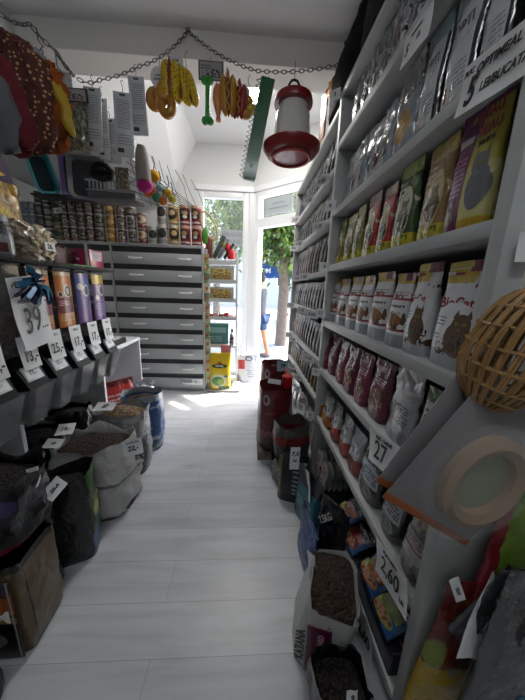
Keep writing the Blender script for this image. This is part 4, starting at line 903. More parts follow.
cardY([atY(289,448,1.42),atY(300,446,1.42),atY(299,470,1.42),atY(291,468,1.42)],[('7,5',.25,0,.2,.008),('lei',.2,0,-.1,.004)],'tall white card on the black bag with yellow stripe')
cardY([atX(300,463,.37),atX(311,473,.38),atX(309,502,.38),atX(300,488,.37)],[('28',.35,0,-.15,.01),('ROYAL',.14,0,.25,.003)],'tall white price card reading 28 on the teal bag')
o=thing('food_bag','teal food bag beside the blue bag','bag',(.395,1.36,0),rz=-1.2)
pouch_mb(.24,.33,.10,36,wr=.008,sealh=.06).build('bag',K('print_teal_bag','1f6f80',[('rect',0,1,.7,1,'2a2c30'),('lines',.2,.8,.3,.5,3,'8ab0b8')],bump=.6),o)
o=thing('food_bag','bright blue food bag low on the right floor','bag',(.335,1.10,0),rz=-1.5)
pouch_mb(.24,.27,.07,37,wr=.012,sealh=.08).build('bag',K('print_blue_bag','24488c',[('rect',0,.2,0,1,'16305c'),('noise',0,1,0,1,5,.6,'3f68ac')],bump=.8),o)
o=thing('food_bag','black food bag reading 7.5 kg between the blue and the white printed bag','bag',(.445,1.08,0),rz=-1.1)
pouch_mb(.18,.38,.07,38,wr=.014,sealh=.06).build('bag',K('print_black_grain_bag','111215',[('noise',0,1,0,1,9,.6,'44464a')],bump=.9,coat=.6),o)
text('lettering','7.5KG',.045,WHT,o,(-.02,-.036,.29),rot=(PI/2,-.9,0),bold=.001)
KAT=K('print_white_duck_sack','b0b1af',[('rect',0,1,0,.02,'6c6d6c')],bump=.5,bscale=8,rough=.35)
o=sack('food_sack','white sack with dark pink panel and wide open kibble top on the right floor',.315,.825,.19,.29,.26,KAT,KD,'brown kibble in the white and dark pink sack',39,rz=-.30,wr=.010,e=.45,hh=.03,fill=.9,lean=(.055,0),flare=-.06)
pn=MB().box((-.05,-.003,-.10),(.035,.0,.12)).build('printed_panel',K('print_dark_pink','5f1438',[('ell',.55,.62,.13,.04,'2c0c1c')],bump=.1),o,loc=(.012,-.158,.125))
text('lettering','DUCK/CANARD',.030,mat('print_pale_pink','c8a0b4',.4),pn,(.0,-.004,-.0),rot=(PI/2,-PI/2,0),bold=.0006,sx=.85)
text('lettering','KATANA',.045,DKG,o,(-.058,-.157,.135),rot=(PI/2,-PI/2,0),bold=.002,sx=.8)
text('lettering','ADULT',.022,mat('print_crimson','7c1c3c',.4),o,(.04,-.157,.225),rot=(PI/2,-PI/2,0),bold=.0005)
o=sack('food_sack','black open sack at the bottom edge in front of the white printed sack',.315,.575,.17,.15,.21,mat('black_foil','101114',.25,coat=.6,bump=.8),KB,'dark kibble in the black sack at the bottom edge',40,wr=.012,e=.6,fill=.72,hh=.005)
text('lettering','KATANA',.02,WHT,o,(-.02,-.092,.18),bold=.0004)
cardY([atX(308,550,.30),atX(315,556,.31),atX(318,588,.31),atX(309,576,.30)],[('17',.28,0,-.1,.008)],'curled white price card between the blue bag and the kibble')
cardY([atY(347,690,.50),atY(356,688,.50),atY(359,705,.49),atY(346,705,.49)],[('9',.5,0,0,.01)],'white price card at the bottom edge on the black sack')
def spots(name,bg,c,s):
    m,t,b=_new(name); N=t.nodes;L=t.links; tc=N.new('ShaderNodeTexCoord'); v=N.new('ShaderNodeTexVoronoi'); v.inputs['Scale'].default_value=s; v.inputs['Randomness'].default_value=.5
    L.new(tc.outputs['Object'],v.inputs['Vector']); ma=N.new('ShaderNodeMath'); ma.operation='LESS_THAN'; ma.inputs[1].default_value=.3; L.new(v.outputs['Distance'],ma.inputs[0])
    mx=N.new('ShaderNodeMix'); mx.data_type='RGBA'; L.new(ma.outputs[0],mx.inputs[0]); mx.inputs[6].default_value=srgb(bg); mx.inputs[7].default_value=srgb(c); L.new(mx.outputs[2],b.inputs['Base Color']); b.inputs['Roughness'].default_value=.85; return m
# ============================================================ CHAIN AND HANGING GOODS
CHM=mat('dull_steel_chain',(.14,.14,.14),.4,metal=.8)
def link_mb(L=.034,W=.011,r=.0026):
    pts=[]
    for i in range(14):
        a=2*PI*i/14; pts.append((0,math.cos(a)*W*.75,math.sin(a)*L/2))
    return MB().tube(pts,r,6,close=True)
LK=link_mb().mesh('link',CHM)
def chain(name,label,pts,sag):
    o=thing('hanging_chain',label,'chain',pts[0])
    path=[]
    for i in range(len(pts)-1):
        a,b=Vector(pts[i]),Vector(pts[i+1]); n=40
        for k in range(n):
            t=k/n; p=a.lerp(b,t); p.z-=4*sag[i]*t*(1-t); path.append(p)
    path.append(Vector(pts[-1])); mbv=MB(); acc=0;step=.0265; last=path[0];k=0
    base=[v.co.copy() for v in LK.vertices]; fcs=[list(p.vertices) for p in LK.polygons]
    for p in path[1:]:
        seg=(p-last).length
        while acc+seg>=step:
            t=(step-acc)/seg; last=last.lerp(p,t); seg=(p-last).length; acc=0
            d=(p-last).normalized() if seg>1e-6 else Vector((1,0,0)); q=d.to_track_quat('Z','Y').to_matrix()@Matrix.Rotation(PI/2*(k%2)+.6,3,'Z'); k+=1
            mbv.add([q@v+last-Vector(pts[0]) for v in base],fcs)
        acc+=seg; last=p
    mbv.build('links',CHM,o); return path
HY=1.9
pk=atY(188,31,HY+.14); A=atY(75,77,HY); B=atY(346,63,HY)
pkz=Vector((pk.x,BY-.012,pk.z+.19)); pkz=atY(188,31,BY-.01)
A2=atY(30,24,1.72)
pathC=chain('c','long sagging steel chain strung across the aisle below the beam',[A,atY(100,80,1.95),atY(140,66,2.03),pkz],[.02,.01,.03])
pathR=chain('c','steel chain running right from the beam hook to the shelves',[pkz,atY(258,71,1.98),B],[.03,.02])
chain('c','steel chain climbing left from the tag cards to the wall',[A,atY(55,50,1.8),A2,atY(0,14,1.6)],[.01,.01,.015])
chain('c','short steel chain from the left chain up to the beam',[A,atY(55,50,BY-.02)],[.01])
hk=thing('beam_hook','small dark wire hook at the top of the beam holding the chain','hook',tuple(pkz)); MB().tube([(0,0,.02),(-.012,-.01,.0),(0,-.015,-.012),(.012,-.01,0),(.004,.0,.03)],.003).build('wire',CHM,hk)
def wire(o,top,x=0,y=0):
    MB().tube([(x,y,0),(x+.004,y,top*.3),(x,y,top*.6),(x-.008,y,top*.85),(x,y,top),(x+.008,y,top*.92)],.0018,6).build('hook',CHM,o)
def hang(name,label,cat,px,py,Y,top,group=None,rz=0):
    o=thing(name,label,cat,tuple(atY(px,py,Y)),rz,group); 
    if top: wire(o,top)
    return o
# poultry feeder
RP=mat('red_plastic','7e1216',.3,coat=.3); 
fd=thing('poultry_feeder','red and clear plastic poultry feeder hanging from the chain','feeder',tuple(atY(291,152,HY)))
MB().lathe([(.0,-.035),(.10,-.035),(.155,-.02),(.178,.01),(.178,.028),(.165,.030),(.12,.012),(.10,.012)],40,cap=False).build('base_tray',RP,fd)
MB().tube([(math.cos(a)*.118,math.sin(a)*.118,-.038) for a in [2*PI*i/40 for i in range(40)]],.008,8,close=True).build('tray_ring',mat('pale_red_plastic','b04a48',.4),fd)
MB().lathe([(.115,.01),(.115,.05),(.105,.19),(.092,.215),(.088,.245)],36,cap=False).build('clear_hopper',printed('milky_plastic','f0ece4',[],bump=.05,rough=.25,coat=.4),fd)
MB().lathe([(.085,.24),(.115,.245),(.118,.255),(.11,.285),(.06,.305),(0,.307)],36).build('lid',RP,fd)
MB().lathe([(.0,.305),(.05,.305),(.045,.325),(.0,.33)],24).build('lid_knob',mat('dark_red_plastic','4a0c10',.35),fd)
MB().tube([(-.03,0,.325),(-.032,0,.35),(-.018,0,.372),(0,0,.378),(.018,0,.372),(.032,0,.35),(.03,0,.325)],.007,8).build('handle_ring',BLKP,fd)
MB().tube([(0,0,.378),(0,0,.47)],.002).build('hook',CHM,fd)
# green trough hanging on end
a=atY(268,82,HY-.02); b=atY(249,180,HY-.02)
gt=thing('trough_feeder','long dark green metal trough with zigzag wire hanging on end','feeder',tuple(b))
d=(a-b); L=d.length; gt.rotation_mode='QUATERNION'; gt.rotation_quaternion=Matrix(((0,0,0),(0,0,0),(0,0,0))).to_quaternion() if False else d.to_track_quat('Z','X')
gt.rotation_mode='XYZ'
z=d.normalized(); x=Vector((1,0,0)); x=(x-z*x.dot(z)).normalized(); y=z.cross(x); Mx=Matrix((x,y,z)).transposed().to_4x4(); Mx.translation=b; gt.matrix_world=Mx
GRN=mat('dark_green_enamel','0a5526',.3,coat=.4)
w=.036
mb=MB()
for lo,hi in (((-w,.0,0),(w,.006,L)),((-w,-.03,0),(-w+.005,0,L)),((w-.005,-.03,0),(w,0,L)),((-w,-.03,-.004),(w,.006,0)),((-w,-.03,L),(w,.006,L+.004))): mb.box(lo,hi,b=.001)
mb.build('trough',GRN,gt)
MB().box((-w-.004,-.033,.0),(w+.004,-.030,L)).build('cover_strip',GRN,gt)
zz=[]; n=20
for i in range(n*2+1): zz.append((-w-.004-(.026 if i%2 else 0),-.01,L*i/(2*n)))
MB().tube(zz,.0034,6).build('zigzag_wire',CHM,gt)
MB().ball((0,-.0335,L*.13),(.010,.001,.014)).build('emblem',mat('pale_green_print','8aa88c',.4),gt)
MB().tube([(0,0,L),(0,0,L+.03)],.002).build('hook',CHM,gt)
# rubber food toys
TAGW=mat('glossy_tag',(.62,.62,.61),.3,coat=.4)
def round_tag(o,x,z,r=.05,y=-.02):
    m_=MB().lathe([(r,-.001),(r,.001)],28,sy=1.15); m_.xf(Matrix.Translation((x,y,z))@Matrix.Rotation(PI/2,4,'X')); t=m_.build('round_tag',TAGW,o)
    MB().box((x-r*.6,y-.0022,z-.012),(x+r*.6,y-.0012,z-.004)).build('print_line',GREYT,o); MB().box((x-r*.4,y-.0022,z+.006),(x+r*.4,y-.0012,z+.016)).build('print_line',GREYT,o)
ORT=mat('translucent_orange_rubber','b87a1c',.25,coat=.5,bump=.6,bscale=30,var=.25);  
def bun(o,x,z,L,r,m,ang,y=0,fill=None,nm='rubber_body'):
    mb=MB(); pts=[];rr=[]
    for i in range(9):
        t=-1+i/4; pts.append((0,0,t*L/2)); rr.append(r*math.sqrt(max(.03,1-abs(t)**3.2)))
    mb.tube(pts,rr,14); mb.xf(Matrix.Translation((x,y,z))@Matrix.Rotation(ang,4,'Y')@Matrix.Diagonal((.8,1,1,1)))
    b_=mb.build(nm,m,o)
    return b_
def hotdog(name,label,px,py,Y,top,L,bunm,sm,ang=0,rz=0,group=None):
    o=hang(name,label,'dog toy',px,py,Y,top,group,rz)
    bun(o,-.024,0,L*.9,.034,bunm,ang-.04,nm='bun_half'); bun(o,.024,0,L*.9,.034,bunm,ang+.04,nm='bun_half'); bun(o,0,0,L*1.04,.017,sm,ang,y=-.028,nm='sausage')
    z=[(math.sin(i*1.3)*.009,-.046,(-.5+i/14)*L*.8) for i in range(15)]
    MB().tube(z,.003,6).build('mustard_line',mat('mustard','d0a820',.4),o)
    return o
BROWN=mat('sausage_brown','7c2c1c',.35,coat=.3); REDR=mat('red_rubber','8c2028',.3,coat=.5)
BUNM=mat('golden_bun_rubber','b88428',.35,coat=.3,var=.2)
o=hang('chew_toy','translucent orange donut shaped dog toy with round tag, left of the yellow ones','dog toy',162,96,1.95,.20)
round_tag(o,-.01,.08,.048)
for k,(x,z,rr) in enumerate(((-.045,-.02,.042),(.03,-.055,.048),(.02,.01,.035))):
    MB().tube([(x+math.cos(a)*rr*.62,-.01*k,z+math.sin(a)*rr*.9) for a in [2*PI*i/20 for i in range(20)]],.027,12,close=True).build('ring',ORT,o)
def ytoy(label,px,py,Y,ang,L,top,tagx=None):
    o=hang('chew_toy',label,'dog toy',px,py,Y,top,'spotted yellow hot dog toys')
    bun(o,-.022,0,L*.94,.042,YEL,ang-.03,nm='bun_half'); bun(o,.026,0,L*.92,.042,YEL,ang+.03,nm='bun_half'); bun(o,.003,0,L*.9,.014,BROWN,ang,y=-.030,nm='sausage')
    if tagx is not None: round_tag(o,tagx,.10,.045,.02)
    return o
YEL=spots('spotted_yellow_rubber','d8b41a','5e4414',75); YEL.node_tree.nodes['Principled BSDF'].inputs['Roughness'].default_value=.35
ytoy('spotted yellow rubber hot dog, farthest left of the three yellow toys',170.5,80,1.93,.02,.21,.14,.03)
ytoy('spotted yellow rubber hot dog, middle one of the three',180,85,1.96,-.12,.21,.15)
ytoy('spotted yellow rubber hot dog leaning right, nearest the white card',187,88,1.99,-.35,.22,.19)
o=hang('header_card_toy','small framed white header card with a picture, above the green bone','card',211,70,1.95,.06)
MB().box((-.075,-.002,-.055),(.075,.002,.045),b=.001).build('card',mat('maroon_card','4a1a20',.4),o); MB().box((-.067,-.004,-.047),(.067,-.002,.037)).build('print_panel',K('print_header_card','a7a4a4',[('noise',.3,.9,.1,.6,6,.5,'2a2022'),('lines',.05,.5,.6,.9,2,'3a3a3c')],bump=0),o)
o=hang('bone_toy','green glittery rubber bone hanging under the framed card','dog toy',207.5,101,1.95,.10)
gb_=MB().tube([(0,0,-.10),(0,0,0),(.004,0,.10)],[.017,.014,.017],12)
for sx_ in (-1,1):
    for sz_ in (-1,1): gb_.ball((sx_*.016,0,sz_*.105),.023,12,8)
gb_.build('bone',mat('green_glitter_rubber','2f9a3a',.25,coat=.6,bump=1,bscale=90),o)
o=hang('drumstick_toy','orange rubber drumstick beside the green bone','dog toy',217.5,100,1.95,.12)
MB().tube([(0,0,.08),(0,0,.05),(0,0,0),(.003,0,-.05),(.005,0,-.085),(.005,0,-.11)],[.012,.026,.032,.022,.012,.018],14).build('rubber_body',mat('salmon_rubber','c87a3c',.3,coat=.4),o)
hotdog('hot_dog_toy','rubber hot dog in a striped bun, left one of the pair with round tags',228.5,96,1.94,.13,.24,BUNM,BROWN,-.03)
hotdog('hot_dog_toy','dark red rubber hot dog in a pale bun with a round tag',239,102,1.96,.12,.20,REDR,REDR,.05)
o=hang('chew_toy','orange and yellow rubber burger toys at the right of the cluster','dog toy',249,105,1.99,.16)
for k,(x,z,m_) in enumerate(((-.01,.02,ORT),(.02,-.03,mat('yellow_rubber','c8a82a',.3,coat=.4)),(-.02,-.065,BUNM))):
    MB().ball((x,-.012*k,z),(.038,.03,.028),16,10).build('rubber_body',m_,o)
round_tag(o,-.04,.045,.045)
# blister cards hanging left
CARDG=mat('white_grey_card_back',(.44,.45,.46),.45,coat=.2)
def blister(label,px0,py0,px1,py1,Y,tilt=0,name='blister_card'):
    a=atY(px0,py0,Y);b=atY(px1,py1,Y); w=abs(b.x-a.x)*1.7;h=abs(a.z-b.z)
    o=thing(name,label,'packaged card',((a.x+b.x)/2,Y,a.z),group='hanging white card packs'); o.rotation_euler=(0,tilt,random.uniform(-.15,.15))
    MB().box((-w/2,-.004,-h),(w/2,.004,0),b=.002).build('card',K('print_card_back','d4d6d8',[('lines',.15,.85,.45,.9,13,'8a8c8f'),('rect',.1,.45,.07,.14,'3a3c40'),('lines',.1,.9,.2,.38,4,'8f9295')],bump=.0,rough=.45),o)
    MB().box((-w*.16,-.0055,-.02),(w*.16,-.0045,-.01)).build('hang_hole',CARC,o)
    wire(o,.06)
    return o
random.seed(5)
blister('white printed card pack, leftmost of the hanging cards',87,87,103,152,1.90,.06)
blister('white printed card pack partly behind the leftmost one',98,98,110,160,1.95,.02)
blister('white printed card pack in the middle of the row',104,118,118,164,1.98,-.02)
blister('long white printed card pack with a barcode below the chain',117,92,132,158,1.88,.02)
blister('narrow white printed card pack beside the orange toys',131,76,144,136,1.95,-.03)
# bag of green treats with header
o=hang('treat_bag','clear bag of grey green treats with maroon header card','bag',72,92,1.86,.06)
MB().box((-.085,-.003,-.05),(.085,.003,.02),b=.001).build('header_card',mat('maroon_card','4a1a20',.4),o); MB().box((-.075,-.005,-.042),(.075,-.003,.012)).build('header_print',MATS['print_header_card'],o)
tb=pouch_mb(.14,.26,.06,301,wr=.012).build('film',K('print_green_treats','5c5e48',[('noise',0,1,0,1,10,.5,'8a8a72'),('noise',0,1,0,1,6,.62,'2f3026')],bump=1,coat=1,rough=.12),o,loc=(0,0,-.30))
# sock, carrier, black item, toy ropes hanging over the cans
o=hang('sock_toy','grey hanging sock toy with a bright pink toe','cat toy',141,146,2.35,.0)
MB().tube([(0,0,0),(.0,0,-.05),(.004,0,-.15),(.006,0,-.24)],[.03,.045,.055,.055],14).build('body',mat('grey_knit','8c8884',.8,bump=.4,bscale=90),o)
MB().ball((.012,0,-.27),(.062,.05,.05),16,10).build('pink_toe',mat('hot_pink','b01c78',.7),o)
o=thing('wall_net','green and brown string net behind the hanging toys','net',tuple(atY(165,195,2.75)))
rt=MB(); random.seed(8)
for i in range(9):
    x0=-.32+.07*i
    rt.tube([(x0,0,.42-.035*i),(x0+.06+random.uniform(-.02,.02),-.02,.2-.02*i),(x0+.12,0,-.10)],.0024,5)
for i in range(8): rt.tube([(-.32,-.01,.36-.055*i),(0,-.02,.1-.03*i),(.26,0,-.08-.008*i)],.0024,5)
rt.build('strings',mat('olive_string','3c4428',.8),o)
for k,(px_,py_,c,nm,r) in enumerate([(154,176,'d8a01e','yellow',.05),(149,190,'c8641c','orange',.058),(168,193,'c8a02a','small yellow',.036),(157,198,'2f8a6a','sea green',.04),(163,201,'b8641c','small orange',.038),(148,184,'3a7a2c','leaf green',.035),(172,199,'a8a02c','olive yellow',.034),(160,188,'8ab0a8','pale blue green',.032)]):
    o=thing('ball_toy','%s hanging rope ball toy in front of the net'%nm,'pet toy',tuple(atY(px_,py_,2.62)))
    MB().ball((0,0,0),(r,r,r*.95),18,12).build('ball',mat('felt_'+nm.replace(' ','_'),c,.8,bump=.6,bscale=60,var=.3),o); MB().tube([(0,0,r),(.01,0,r+.05),(-.005,0,r+.10)],.004,6).build('cord',mat('olive_string','3c4428',.8),o)
# wall shelf with litter trays, carrier
ws=thing('wall_shelf','dark narrow shelf above the cans carrying the litter trays','shelf',(-1.72,3.02,2.245)); MB().box((-.45,-.02,-.018),(.46,.16,0),b=.004).build('board',mat('dark_shelf','1c1d20',.5),ws)
def tray_tilt(label,cx,cz,Y,w,h,d,m,inner,ang,rz):
    o=thing('litter_tray',label,'litter tray',(cx,Y,cz)); o.rotation_euler=(0,ang,rz)
    mb=MB(); t=.012
    # open box, mouth to -Y with a slight flare
    W,Hh=w/2,h/2
    O=[(-W,0,-Hh),(W,0,-Hh),(W,0,Hh),(-W,0,Hh)]; Bk=[(-W*.88,d,-Hh*.88),(W*.88,d,-Hh*.88),(W*.88,d,Hh*.88),(-W*.88,d,Hh*.88)]
    I=[(x*.92,0,z*.92) for x,y,z in O]; Ib=[(x*.9,d-t,z*.9) for x,y,z in Bk]
    mb.add(O+Bk+I+Ib,[(0,4,5,1),(1,5,6,2),(2,6,7,3),(3,7,4,0),(4,7,6,5),(0,1,9,8),(1,2,10,9),(2,3,11,10),(3,0,8,11),(8,9,13,12),(9,10,14,13),(10,11,15,14),(11,8,12,15)])
    mb.add([(x,y,z) for x,y,z in Ib],[(0,1,2,3)],None,1)
    mb.build('tray_shell',[m,inner],o)
    MB().tube([(x,-.004,z) for x,y,z in O],.012,8,close=True).build('rim',m,o)
    return o
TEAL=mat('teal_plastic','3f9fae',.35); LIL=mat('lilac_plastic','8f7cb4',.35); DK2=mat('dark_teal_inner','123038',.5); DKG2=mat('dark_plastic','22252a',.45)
def pts_tray(label,px0,py0,px1,py1,Y,d,m,inner,ang,rz):
    a=atY(px0,py0,Y);b=atY(px1,py1,Y); return tray_tilt(label,(a.x+b.x)/2,(a.z+b.z)/2,Y,abs(b.x-a.x),abs(a.z-b.z),d,m,inner,ang,rz)
def tray_quad(label,cs,d,m,inner):
    BL,BR,TR,TL=[Vector(c) for c in cs]; x=((BR-BL)+(TR-TL))/2; w=x.length; x.normalize(); z=((TL-BL)+(TR-BR))/2; z=z-x*z.dot(x); h=z.length; z.normalize(); y=z.cross(x)
    M=Matrix((x,y,z)).transposed().to_4x4(); M.translation=(BL+BR+TR+TL)/4
    o=thing('litter_tray',label,'litter tray'); o.matrix_world=M
    def loop(k,yy,rc=.05):
        pts=[]
        for (sx,sz,a0) in ((1,1,0),(-1,1,PI/2),(-1,-1,PI),(1,-1,1.5*PI)):
            for i in range(5):
                a=a0+PI/2*i/4; pts.append((sx*(w/2*k-rc)+rc*math.cos(a),yy,sz*(h/2*k-rc)+rc*math.sin(a)))
        return pts
    L=[loop(1,0),loop(.90,d),loop(.86,d-.012),loop(.95,.0)]; n=20; vs=[p for l in L for p in l]; fs=[]
    for a in range(3):
        for i in range(n): fs.append((a*n+i,a*n+(i+1)%n,(a+1)*n+(i+1)%n,(a+1)*n+i))
    fs=[f for k,f in enumerate(fs) if not (n<=k<2*n)]
    for i in range(n): fs.append((3*n+i,3*n+(i+1)%n,(i+1)%n,i))
    fs.append(tuple(n+i for i in range(n)))
    mb=MB().add(vs,fs); mb.build('tray_shell',m,o)
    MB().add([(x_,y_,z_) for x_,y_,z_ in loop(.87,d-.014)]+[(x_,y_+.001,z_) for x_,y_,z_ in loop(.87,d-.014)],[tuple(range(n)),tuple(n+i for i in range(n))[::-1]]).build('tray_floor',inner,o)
    MB().tube(loop(1.0,-.006),.010,8,close=True).build('rim',m,o)
    return o
def q4(Y,*c): return [atY(x,y,Y) for x,y in c]
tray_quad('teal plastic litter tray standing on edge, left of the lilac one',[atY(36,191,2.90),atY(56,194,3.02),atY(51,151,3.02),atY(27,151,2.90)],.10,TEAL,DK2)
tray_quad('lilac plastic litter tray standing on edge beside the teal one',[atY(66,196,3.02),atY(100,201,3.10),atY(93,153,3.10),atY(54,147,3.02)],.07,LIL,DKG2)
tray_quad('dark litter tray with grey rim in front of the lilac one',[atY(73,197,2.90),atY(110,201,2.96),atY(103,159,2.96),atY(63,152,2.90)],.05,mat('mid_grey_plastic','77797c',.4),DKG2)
o=thing('carrier_basket','grey slotted pet basket hanging above the cans','basket',tuple(atY(112,192,2.9)))
MB().box((-.23,-.02,-.07),(.23,.22,.0),b=.02).build('basket_body',K('grey_basket','5a5d60',[],bump=.1),o)
mb=MB()
for i in range(12): mb.box((-.20+.034*i,-.024,.012),(-.188+.034*i,-.012,.085))
mb.box((-.23,-.026,.0),(.23,-.008,.014)); mb.box((-.23,-.026,.083),(.23,-.008,.098)); mb.build('grille',mat('grey_plastic_grille','84888c',.4),o)
o=thing('black_muzzle','black rounded plastic item hanging in front of the grey basket','pet gear',tuple(atY(101,172,2.5)))
MB().tube([(-.07,0,-.03),(-.06,0,.03),(-.02,0,.06),(.04,0,.05),(.09,0,.0),(.08,0,-.04),(.0,0,-.055)],.022,10,close=True).build('loop',BLKP,o); MB().ball((.0,.02,-.01),(.07,.03,.04)).build('shell_body',BLKP,o)
o=thing('rope_bag','pale yellow clear packet hanging beside the pink toed sock','packet',tuple(atY(122,178,2.3)))
pouch_mb(.10,.15,.03,310,wr=.01).build('packet_body',K('print_pale_packet','a89868',[('noise',0,1,0,1,8,.5,'5a5a58')],coat=1,rough=.15,bump=1),o,loc=(0,0,-.08))
# ---- plush and clothes hanging at the near left
def plush(label,px,py,Y,shape,m,name='dog_coat',cat='dog clothes',fur=.012,flat=.55,rot=0):
    """soft garment: each shape is a chain of (point, radius) folds"""
    o=thing(name,label,cat,tuple(atY(px,py,Y))); o.rotation_euler=(0,0,rot)
    chains=shape if isinstance(shape[0],list) else [shape]; mb=MB()
    for ci,ch in enumerate(chains):
        fine=[]
        for a_,b_ in zip(ch[:-1],ch[1:]):
            for q in range(6): fine.append((Vector(a_[0]).lerp(Vector(b_[0]),q/6),a_[1]+(b_[1]-a_[1])*q/6))
        fine.append((Vector(ch[-1][0]),ch[-1][1])); st=len(mb.v)
        e0,e1=fine[0],fine[-1]
        fine=[(e0[0]+Vector((0,0,e0[1]*.6)),e0[1]*.45)]+fine+[(e1[0]-Vector((0,0,e1[1]*.5)),e1[1]*.5)]
        mb.tube([s_[0] for s_ in fine],[s_[1] for s_ in fine],30)
        for i in range(st,len(mb.v)):
            p=Vector(mb.v[i]); k=Vector((px*.1+ci,0,0)); n=noise.noise(Vector((p.x*26,p.y*26,p.z*9))+k)*.026; f=noise.noise(p*95+k)*fur
            mb.v[i]=(p.x+n+f,(p.y+n+f)*flat,p.z*(.76 if cat=='dog clothes' else 1)+f)
    mb.build('fabric',m,o,ang=80); return o
SP=spots('spotted_brown_plush','4a1f14','b08a60',56)
plush('brown dog coat with pale spots, hanging at the upper left',14,48,1.32,[[((-.06,0,.03),.05),((.0,0,.0),.055),((.03,0,-.10),.05),((.02,0,-.30),.05),((.01,0,-.42),.04)],[((.03,-.02,.0),.035),((.075,-.03,-.08),.042),((.085,-.03,-.25),.044),((.075,-.02,-.42),.046),((.05,-.02,-.47),.03)],[((.0,-.04,-.2),.04),((.03,-.05,-.32),.05),((.04,-.05,-.46),.045)]],SP)
plush('spotted brown sleeve hanging beside the orange plush',35,80,1.42,[((0,0,.02),.022),((.0,0,-.06),.034),((.01,0,-.20),.034),((.0,0,-.28),.026)],SP,name='dog_coat_sleeve')
plush('dark red dog coat hanging in front of the spotted one',1,62,1.16,[[((-.05,0,.03),.025),((-.01,0,.0),.035),((.025,0,-.12),.045),((.03,0,-.30),.05),((.02,0,-.36),.04)],[((.0,-.03,-.1),.03),((.04,-.03,-.22),.035),((.05,-.03,-.34),.035)]],mat('dark_red_fleece','5e0f1a',.9,bump=.4,bscale=60),fur=.004)
plush('grey dog coat at the left edge in front of the red one',-7,80,1.0,[((-.04,0,.03),.02),((.0,0,.0),.03),((.012,0,-.12),.038),((.015,0,-.24),.034)],mat('grey_quilt','4c4e52',.8,bump=.4,bscale=40),fur=.004)
ORP=mat('orange_plush','a85214',.9,bump=.9,bscale=50,var=.6)
plush('fluffy orange and brown plush toy behind the spotted coat',46,76,1.58,[[((-.04,0,.05),.03),((.0,0,.0),.05),((.02,0,-.12),.055),((.02,0,-.30),.04)],[((.03,-.03,.02),.03),((.05,-.03,-.1),.035),((.05,-.03,-.25),.03)]],ORP,name='plush_toy',cat='plush toy',fur=.03)
YR=mat('yellow_satin','b89a10',.4)
plush('yellow satin flap hanging right of the orange plush',55,88,1.55,[((-.01,0,.02),.015),((.01,0,-.02),.022),((.03,0,-.10),.022),((.055,0,-.19),.009)],YR,name='yellow_ribbon',cat='ribbon',fur=.004)
for i,(px_,py_,Y,lb) in enumerate([(38,40,1.72,'first'),(44,62,1.75,'second'),(57,66,1.8,'third')]):
    o=thing('wire_hook','curled steel wire hook on the left chain, %s from the wall'%lb,'hook',tuple(atY(px_,py_,Y))); MB().tube([(0,0,.05),(.0,0,.0),(.02,0,-.025),(.0,0,-.045),(-.02,0,-.03)],.0028).build('wire',CHM,o)
o=thing('clear_hanger','clear plastic hanger above the plush toys','hanger',tuple(atY(31,52,1.6)))
MB().tube([(-.10,0,.03),(-.02,0,.035),(.06,0,-.02),(.08,0,-.05),(-.04,0,-.01),(-.10,0,.0)],.008,8,close=True).build('hanger_bar',mat('clear_grey_plastic','9a9c9e',.2,coat=.8),o)
# ============================================================ DISPLAY RACK BY THE WINDOW
WW=mat('white_wire','c8caca',.4)
rk=thing('display_rack','white wire display rack with shelves standing before the left window','rack',(-.352,3.72,0))
for x in (-.20,.19):
    for y in (-.13,.13): MB().box((x-.008,y-.008,0),(x+.008,y+.008,1.84)).build('post',WW,rk)
for z in (.12,.60,.98,1.22,1.46,1.70):
    mb=MB(); mb.box((-.2,-.135,z-.01),(.19,-.125,z+.035)); mb.box((-.2,.125,z-.01),(.19,.135,z+.035))
    for i in range(8): mb.box((-.195+.052*i,-.13,z-.004),(-.189+.052*i,.13,z))
    mb.box((-.2,-.13,z-.012),(.19,.13,z-.006)); mb.build('wire_shelf',WW,rk)
MB().box((-.19,-.31,.0),(.25,.16,.03),b=.004).build('foot_base',mat('rack_base','8a8a88',.5),rk)
RX,RY=-.37,3.59
YB=K('print_yellow_sack_print','d2b416',[('ell',.5,.66,.34,.06,'1e3a2c'),('ell',.5,.74,.10,.035,'b0342c'),('ell',.45,.26,.36,.17,'c8c8b0'),('ell',.42,.24,.28,.13,'3f7a34'),('ell',.55,.22,.16,.09,'8aa83a'),('rect',.45,.95,.02,.10,'1e5a34'),('ell',.78,.38,.08,.03,'2a5a8c')],bump=.4)
o=thing('yellow_food_sack','bright yellow printed pet food sack on the rack base','sack',(RX-.005,3.505,.0305)); pouch_mb(.30,.50,.13,401,wr=.006,sealh=.04,top=.4).build('bag',YB,o)
text('lettering','VITAL',.04,WHT,o,(0,-.062,.333),bold=.001,sx=1.1)
GBX=lambda i:K('print_granola_box_%d'%i,'b9bab4',[('rect',.12,.88,.18,.85,'b08a3c'),('noise',.12,.88,.18,.85,9,.5,'d8c27c'),('noise',.12,.88,.18,.85,13,.58,'6a4a20'),('rect',.0,1,0,.1,'d0d0cc')],bump=.1)
for z,h,i,l in ((1.461,.20,0,'upper'),(1.221,.18,1,'lower')):
    o=thing('food_carton','%s white carton with golden seed picture on the wire rack'%l,'box',(RX+.0,3.60,z)); MB().box((-.17,-.0,0),(.17,.14,h),b=.003).build('carton',GBX(i),o)
for i in range(5): tag(MB().box((RX-.17+.07*i,3.61,.981),(RX-.11+.07*i,3.72,1.04+.02*(i%2)),b=.004).build('snack_packet',mat('snack_%d'%(i%3),['a83a40','c8a0a0','8a5a3a'][i%3],.4,bump=.3)),'small red and pink packet on the rack above the teal box, %s from the left'%ORD[i],'packet','red and pink packets')
